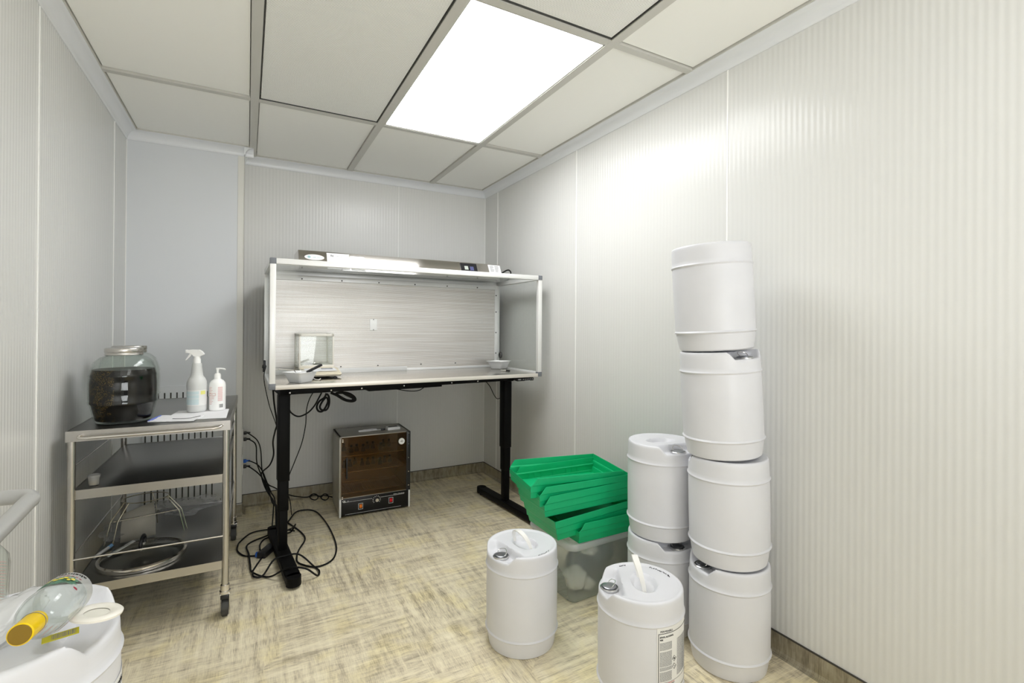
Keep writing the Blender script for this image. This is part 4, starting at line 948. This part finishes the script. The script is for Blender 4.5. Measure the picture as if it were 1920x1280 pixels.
CB = {
'hood_thin': [(0.092, 3, 0.968), (0.082, 3.02, 0.897), (0.107, 3.02, 0.76), (0.129, 3.02, 0.688), (0.144, 3, 0.64), (0.151, 2.98, 0.59), (0.167, 2.96, 0.491), (0.18, 2.9, 0.36), (0.17, 2.84, 0.12), (0.16, 2.86, 0.02)],
'thick': [(0.123, 2.9, 0.847), (0.13, 2.95, 0.774), (0.149, 3.05, 0.643), (0.144, 3.1, 0.592), (0.137, 3.2, 0.508), (0.145, 3.3, 0.409), (0.129, 3.4, 0.324), (0.094, 3.5, 0.263), (0.085, 3.5, 0.237), (0.108, 3.45, 0.167), (0.144, 3.3, 0.131), (0.161, 3.1, 0.125), (0.14, 2.9, 0.02)],
'p1': [(0.002, 3.6, 0.497), (0.024, 3.59, 0.483), (0.063, 3.57, 0.445), (0.082, 3.56, 0.38), (0.091, 3.55, 0.251), (0.122, 3.55, 0.167), (0.164, 3.55, 0.133), (0.248, 3.56, 0.072), (0.31, 3.57, 0.045), (0.368, 3.58, 0.031)],
'p2': [(0.003, 3.6, 0.456), (0.024, 3.58, 0.451), (0.054, 3.55, 0.42), (0.059, 3.53, 0.318), (0.085, 3.5, 0.237), (0.114, 3.45, 0.166), (0.134, 3.4, 0.128), (0.147, 3.3, 0.115), (0.13, 3.1, 0.02)],
'p3': [(0.01, 3.6, 0.314), (0.028, 3.58, 0.313), (0.064, 3.56, 0.293), (0.092, 3.54, 0.253), (0.112, 3.5, 0.203), (0.138, 3.45, 0.139), (0.158, 3.35, 0.107), (0.15, 3.05, 0.015)],
'p4': [(0.004, 3.6, 0.28), (0.022, 3.58, 0.276), (0.064, 3.55, 0.244), (0.1, 3.5, 0.205), (0.125, 3.43, 0.16), (0.139, 3.3, 0.123), (0.157, 3.2, 0.107), (0.15, 2.95, 0.015)],
'c7': [(0.196, 2.95, 0.825), (0.204, 2.95, 0.737), (0.223, 2.95, 0.704), (0.256, 2.95, 0.688), (0.3, 2.95, 0.705), (0.333, 2.95, 0.74), (0.355, 2.95, 0.78), (0.372, 2.95, 0.813)],
'c8': [(0.339, 3, 0.821), (0.313, 3, 0.773), (0.298, 3, 0.711), (0.294, 3, 0.63), (0.275, 3, 0.529), (0.237, 3, 0.423), (0.208, 3, 0.343), (0.203, 3, 0.269), (0.217, 3, 0.208), (0.225, 3, 0.132)],
'b1': [(0.401, 2.98, 0.804), (0.39, 2.98, 0.78), (0.364, 2.98, 0.761), (0.35, 2.98, 0.731), (0.359, 2.98, 0.706), (0.379, 2.98, 0.702), (0.396, 2.98, 0.722), (0.41, 2.98, 0.758), (0.401, 2.98, 0.78), (0.381, 2.98, 0.76), (0.367, 2.98, 0.73), (0.376, 2.98, 0.711), (0.402, 2.98, 0.709), (0.416, 2.98, 0.739), (0.416, 2.98, 0.779), (0.404, 2.98, 0.801)],
'b2': [(0.426, 2.99, 0.805), (0.461, 2.99, 0.787), (0.5, 2.99, 0.76), (0.539, 2.99, 0.748), (0.563, 2.99, 0.753), (0.557, 2.99, 0.772), (0.53, 2.99, 0.792), (0.494, 2.99, 0.801), (0.455, 2.99, 0.797), (0.485, 2.99, 0.773), (0.515, 2.99, 0.756), (0.545, 2.99, 0.751), (0.551, 2.99, 0.766), (0.515, 2.99, 0.787), (0.485, 2.99, 0.807)],
'c9': [(0.736, 2.98, 0.83), (0.788, 2.98, 0.811), (0.821, 2.98, 0.803), (0.861, 2.98, 0.794), (0.912, 2.98, 0.788), (0.952, 2.98, 0.792), (0.981, 2.98, 0.808), (1.012, 2.98, 0.826), (1.051, 2.98, 0.838)],
'c9b': [(0.783, 2.96, 0.814), (0.822, 2.96, 0.812), (0.859, 2.96, 0.823), (0.918, 2.96, 0.84), (0.956, 2.96, 0.828), (0.998, 2.96, 0.826), (1.033, 2.96, 0.837)],
'c10': [(1.408, 3, 0.833), (1.428, 3, 0.814), (1.452, 3, 0.785), (1.479, 3, 0.733), (1.505, 3, 0.701), (1.53, 3, 0.704)],
'f1': [(0.03, 2.672, 0.006), (0.065, 2.783, 0.006), (0.11, 2.911, 0.006), (0.161, 3.076, 0.006), (0.228, 3.259, 0.006), (0.28, 3.395, 0.006), (0.343, 3.406, 0.006), (0.384, 3.365, 0.006), (0.409, 3.273, 0.006), (0.431, 3.053, 0.006), (0.432, 2.805, 0.006), (0.406, 2.66, 0.006), (0.361, 2.593, 0.006), (0.297, 2.583, 0.006), (0.235, 2.658, 0.006), (0.231, 2.733, 0.006), (0.249, 2.819, 0.006), (0.29, 2.942, 0.006), (0.277, 3.061, 0.006), (0.222, 3.237, 0.006), (0.209, 3.282, 0.006)],
'f2': [(0.03, 2.652, 0.011), (0.036, 2.602, 0.011), (0.073, 2.598, 0.011), (0.119, 2.626, 0.011), (0.167, 2.648, 0.011), (0.233, 2.634, 0.011), (0.296, 2.58, 0.011), (0.313, 2.521, 0.011), (0.298, 2.48, 0.011), (0.245, 2.469, 0.011), (0.171, 2.508, 0.011), (0.098, 2.569, 0.011), (0.03, 2.652, 0.011), (0.021, 2.741, 0.011), (0.015, 2.87, 0.011), (0.004, 2.973, 0.011), (0.026, 3.024, 0.011), (0.077, 3.061, 0.011), (0.158, 3.098, 0.011), (0.222, 3.065, 0.011), (0.248, 3.04, 0.011), (0.234, 3.003, 0.011), (0.197, 2.967, 0.011), (0.169, 2.929, 0.011)],
'f3': [(0.06, 2.84, 0.006), (0.025, 2.853, 0.006), (-0.009, 2.876, 0.006), (-0.037, 2.948, 0.006), (-0.037, 3.017, 0.006), (-0.025, 3.073, 0.006), (0.027, 3.168, 0.006), (0.103, 3.18, 0.006), (0.165, 3.148, 0.006), (0.211, 3.124, 0.006), (0.248, 3.089, 0.006)],
'f4': [(0.067, 2.909, 0.006), (0.069, 2.983, 0.006), (0.092, 3.045, 0.006), (0.138, 3.07, 0.006), (0.165, 3.074, 0.006)],
'hc1': [(0.372, 3.6, 0.024), (0.386, 3.6, 0.034), (0.405, 3.6, 0.037), (0.424, 3.6, 0.024), (0.427, 3.6, 0.005), (0.41, 3.6, -0.005), (0.386, 3.6, 0.006), (0.379, 3.6, 0.023), (0.41, 3.6, 0.028), (0.449, 3.6, 0.01), (0.463, 3.6, 0.025), (0.483, 3.6, 0.022), (0.495, 3.6, -0.001), (0.478, 3.6, -0.016), (0.453, 3.6, -0.005), (0.448, 3.6, 0.017), (0.487, 3.6, 0.011), (0.512, 3.6, -0), (0.529, 3.6, -0.003)],
}


cord('thin black cord hanging from the small socket on the left side of the hood frame', CB['hood_thin'], .0022, [((.083, 3.0, .975), (-.1, 0, -1), m_blackp)])
cord('thick black cord looping from under the hood towards the wall sockets', CB['thick'], .0045)
cord('black cord from the topmost wall plug to the coil beside the incubator', CB['p1']+[(p[0], 3.54, p[2]+.022) for p in CB['hc1']][1:]+[(.56, 3.55, .05), (.60, 3.465, .06)], .0036, [((-.017, 3.6, .497), (1, 0, 0), m_blackp)])
cord('black cord from the second wall plug down behind the left desk leg', CB['p2'], .0036, [((-.017, 3.6, .456), (1, 0, 0), m_blackp)])
cord('black cord with the blue wall plug in the lower socket', CB['p3'], .0036, [((-.017, 3.6, .316), (1, 0, 0), m_blue)])
cord('black cord from the lowest wall plug down behind the left desk leg', CB['p4'], .0036, [((-.017, 3.6, .281), (1, 0, 0), m_blackp)])
cord('black cord sagging in a U between the left desk leg and the crossbar', CB['c7'], .0042)
cord('long thin black cord falling to the floor right of the left desk leg', CB['c8'], .0026)
cord('vertical bundle of tied black cord hanging under the desk', CB['b1'], .0055)
cord('horizontal bundle of tied black cord slung under the desk', CB['b2'], .0075)
cord('lower of the two black leads sagging along the middle of the desk underside', CB['c9'], .0028)
cord('upper of the two black leads along the middle of the desk underside', CB['c9b'], .0028)
cord('short black lead dropping from the crossbar to the right desk leg', CB['c10'], .0026)
cord('black floor cord in the largest loop, right of the left desk foot', CB['f1'], .0042)
cord('black floor cord crossing over the left desk foot in a long flat loop', [(x, y, (.060 if abs(x-.19) < .075 and y < 3.05 and y > 2.43 else .010)) for x, y, z in CB['f2']], .0042)
cord('black floor cord in the leftmost loop near the cart castor, ending in the blue plug', CB['f3'], .0040, [((.045, 2.846, .012), (1, -.2, 0), m_blue)])
cord('short black floor cord leading from the power adapter to the left desk leg', CB['f4'], .0040)
t = thing('power_adapter', 'black power adapter brick with a red light on the floor beside the left desk leg', 'adapter', (.098, 2.86, 0), (0, 0, R(60)))
b = newbm(); box(b, -.058, .058, -.022, .022, 0, .030, .004); obj('case', b, m_blackp, t)
b = newbm(); cyl(b, (.045, -.012, .030), (.045, -.012, .0312), .003, n=12); obj('indicator', b, m_led, t)

# ------------------------------------------------------------------ on the near pail
PT = .7365
def bottle(label, base_c, axis, roll_=0, s=1.0, cap=True):
    z_ = Vector(axis).normalized(); q = z_.to_track_quat('Z', 'Y').to_matrix().to_4x4()
    t = thing('glass_bottle', label, 'bottle', base_c); t.rotation_euler = (q @ Matrix.Rotation(roll_, 4, 'Z')).to_euler()
    r_ = .031*s
    o_ = [(0, .004*s), (r_*.7, .001), (r_*.93, .002), (r_, .007*s), (r_, .080*s), (r_*.93, .094*s), (r_*.66, .106*s), (.0125*s, .114*s), (.0118*s, .124*s), (.0118*s, .150*s)]
    i_ = [(max(0, r-.0022), z+.003) for r, z in o_[1:-1]]
    b = newbm(); lathe(b, o_+[(.0095*s, .150*s)]+[(max(.0095*s, r), z) for r, z in i_[::-1]][1:]+[(0, .007)], 48); obj('glass', b, m_glasst, t)
    return t, r_
capp = Vector((-.2505, .841, .797)); bse = Vector((-.240, .992, .775)); ax = capp-bse
t, r_ = bottle('small clear glass bottle lying on the near pail, yellow cap towards the viewer', bse, ax, 0, 1.0)
L_ = ax.length
b = newbm(); lathe(b, [(0, L_+.0005), (.0125, L_), (.0135, L_-.001), (.0135, L_-.040), (.0130, L_-.043), (.0105, L_-.043)], 40); cpp = obj('cap', b, m_yellow, t); cpp['label'] = 'yellow cap'
b = newbm(); tube(b, [(.0141*math.cos(a), .0141*math.sin(a), L_-.034) for a in [2*PI*i/24 for i in range(24)]], .0004, 5, True, smooth=False); obj('cap_seam', b, m_inkg, cpp)
b = newbm(); lathe(b, [(0, L_+.0012), (.0116, L_+.0012), (.0120, L_+.0004)], 40); o = obj('cap_end', b, mat('dark amber plastic', (.22, .13, .005), .35), cpp); o['label'] = 'dark amber end of the cap'
# printed decoration near the base (upper side)
wa = t.matrix_world
Rt = t.rotation_euler.to_matrix(); upl = Rt.transposed() @ Vector((0, -.25, 1)); a_up = math.atan2(upl.y, upl.x)
def cpatch(b, r, a, z, hw, hh, seed, n=26):
    rn = random.Random(seed); c = b.verts.new(((r)*math.cos(a), r*math.sin(a), z)); ring = []
    for i in range(n):
        th_ = 2*PI*i/n; f = rn.uniform(.75, 1.1); da = hw*f*math.cos(th_)/r; ring.append(b.verts.new((r*math.cos(a+da), r*math.sin(a+da), z+hh*f*math.sin(th_))))
    for i in range(n): b.faces.new((c, ring[i], ring[(i+1) % n]))
b = newbm(); cpatch(b, r_+.0006, a_up, .042, .026, .017, 1); o = obj('green_print', b, m_gp, t)
b = newbm(); lathe(b, [(r_+.0003, .007), (r_+.0003, .032)], 48); o = obj('frosted_band', b, clear_mat('frosted band', (.95, .95, .95), .3, .55), t)
b = newbm()
for i in range(7): cpatch(b, r_+.0009, a_up+R(-28+i*9), .037+.004*math.sin(i*2.1), .0032, .0035, 30+i, 9)
obj('gold_print', b, m_yp, t)
b = newbm()
for i in range(9): cpatch(b, r_+.0008, a_up+R(-40+i*10), .0235+.0008*abs(i-4), .0025, .0012, 50+i, 8)
cpatch(b, r_+.0009, a_up-R(50), .058, .004, .003, 70, 9)
obj('red_print', b, m_rp, t)
b = newbm(); text_bm(b, 'absinthe', .013, None, font_ext=.0001, bold=.0003, fn=lambda co: Vector(((r_+.0006)*math.cos(a_up-R(50)+co.x/r_), (r_+.0006)*math.sin(a_up-R(50)+co.x/r_), .0115+co.y*.75)))
obj('lettering', b, m_ink, t)
b = newbm(); 
for i in range(7): cpatch(b, r_+.0006, a_up+R(150+i*12), .06, .0016, .022, 90+i, 8)
obj('back_print', b, m_pink, t)
# second bottle at far left
t2, r2_ = bottle('clear glass bottle with red fine print standing at the far left edge', (-.355, 1.035, .7385), (.03, .05, 1), 0, 1.0)
b = newbm()
for i in range(14): cpatch(b, r2_+.0005, R(-75), .018+i*.0045, .016, .0010, 120+i, 10)
obj('red_print', b, m_pink, t2)
# crumpled plastic bag
b = newbm(); crumple(b, (0, 0, 0), (.028, .075, .022), 21, .22, 4); o = obj('plastic_bag', b, clear_mat('white plastic film', (.93, .93, .93), .2, .78, (.92, .92, .92)), None, loc=(-.308, .985, .757), rot=(0, 0, R(-14))); tag(o, 'crumpled milky plastic bag under the glass bottle on the near pail', 'bag')
# ring + inner disc
t = thing('jar_ring', 'cream silicone ring lying on the near pail right of the bottle', 'ring', (-.200, .962, .7475), (R(-5), R(8), 0))
b = newbm(); lathe(b, [(.016, -.002), (.027, -.003), (.0325, -.001), (.033, .002), (.030, .0045), (.024, .005), (.020, .0035), (.016, .002)], 56); obj('ring', b, m_offw, t)
b = newbm(); lathe(b, [(.016, -.001), (.016, .0012), (0, .0012)], 40); obj('membrane', b, mat('pale membrane', (.80, .78, .70), .4), t)
# yellow tag
t = thing('barcode_tag', 'small yellow tag with a barcode hanging beside the bottle cap', 'tag', (-.2535, .928, .7405), (R(14), 0, R(13)))
b = newbm(); box(b, 0, .040, -.0065, .0065, 0, .0008); obj('card', b, m_ycard, t, False)
b = newbm(); rn = random.Random(8); x = .010
while x < .037: w2 = rn.choice((.0005, .0009, .0013)); box(b, x, x+w2, -.0045, .0045, .0008, .001); x += w2+rn.choice((.0006, .001))
obj('barcode', b, m_inkg, t, False)
# tubular handle of a cart left of the frame
t = thing('tubular_handle', 'silver painted bent tube handle at the left edge of the picture', 'handle', (-.52, 1.44, 0))
b = newbm(); o0 = Vector((.52, -1.44, 0))
path = [(-.585, 1.495, 0), (-.585, 1.495, .72), (-.580, 1.498, .765), (-.560, 1.500, .790), (-.52, 1.500, .797), (-.475, 1.496, .798), (-.448, 1.485, .798), (-.436, 1.462, .797), (-.436, 1.435, .795), (-.436, 1.30, .785), (-.437, 1.18, .775), (-.450, 1.145, .772), (-.48, 1.135, .77), (-.55, 1.135, .765), (-.585, 1.135, .74), (-.59, 1.135, .70), (-.59, 1.135, 0)]
tube(b, [Vector(p)+o0+(Vector((.016, 0, .004)) if p[2] > .7 else Vector()) for p in path], .0165, 18, k=8); obj('tube', b, m_tube, t)
bpy.context.view_layer.update()
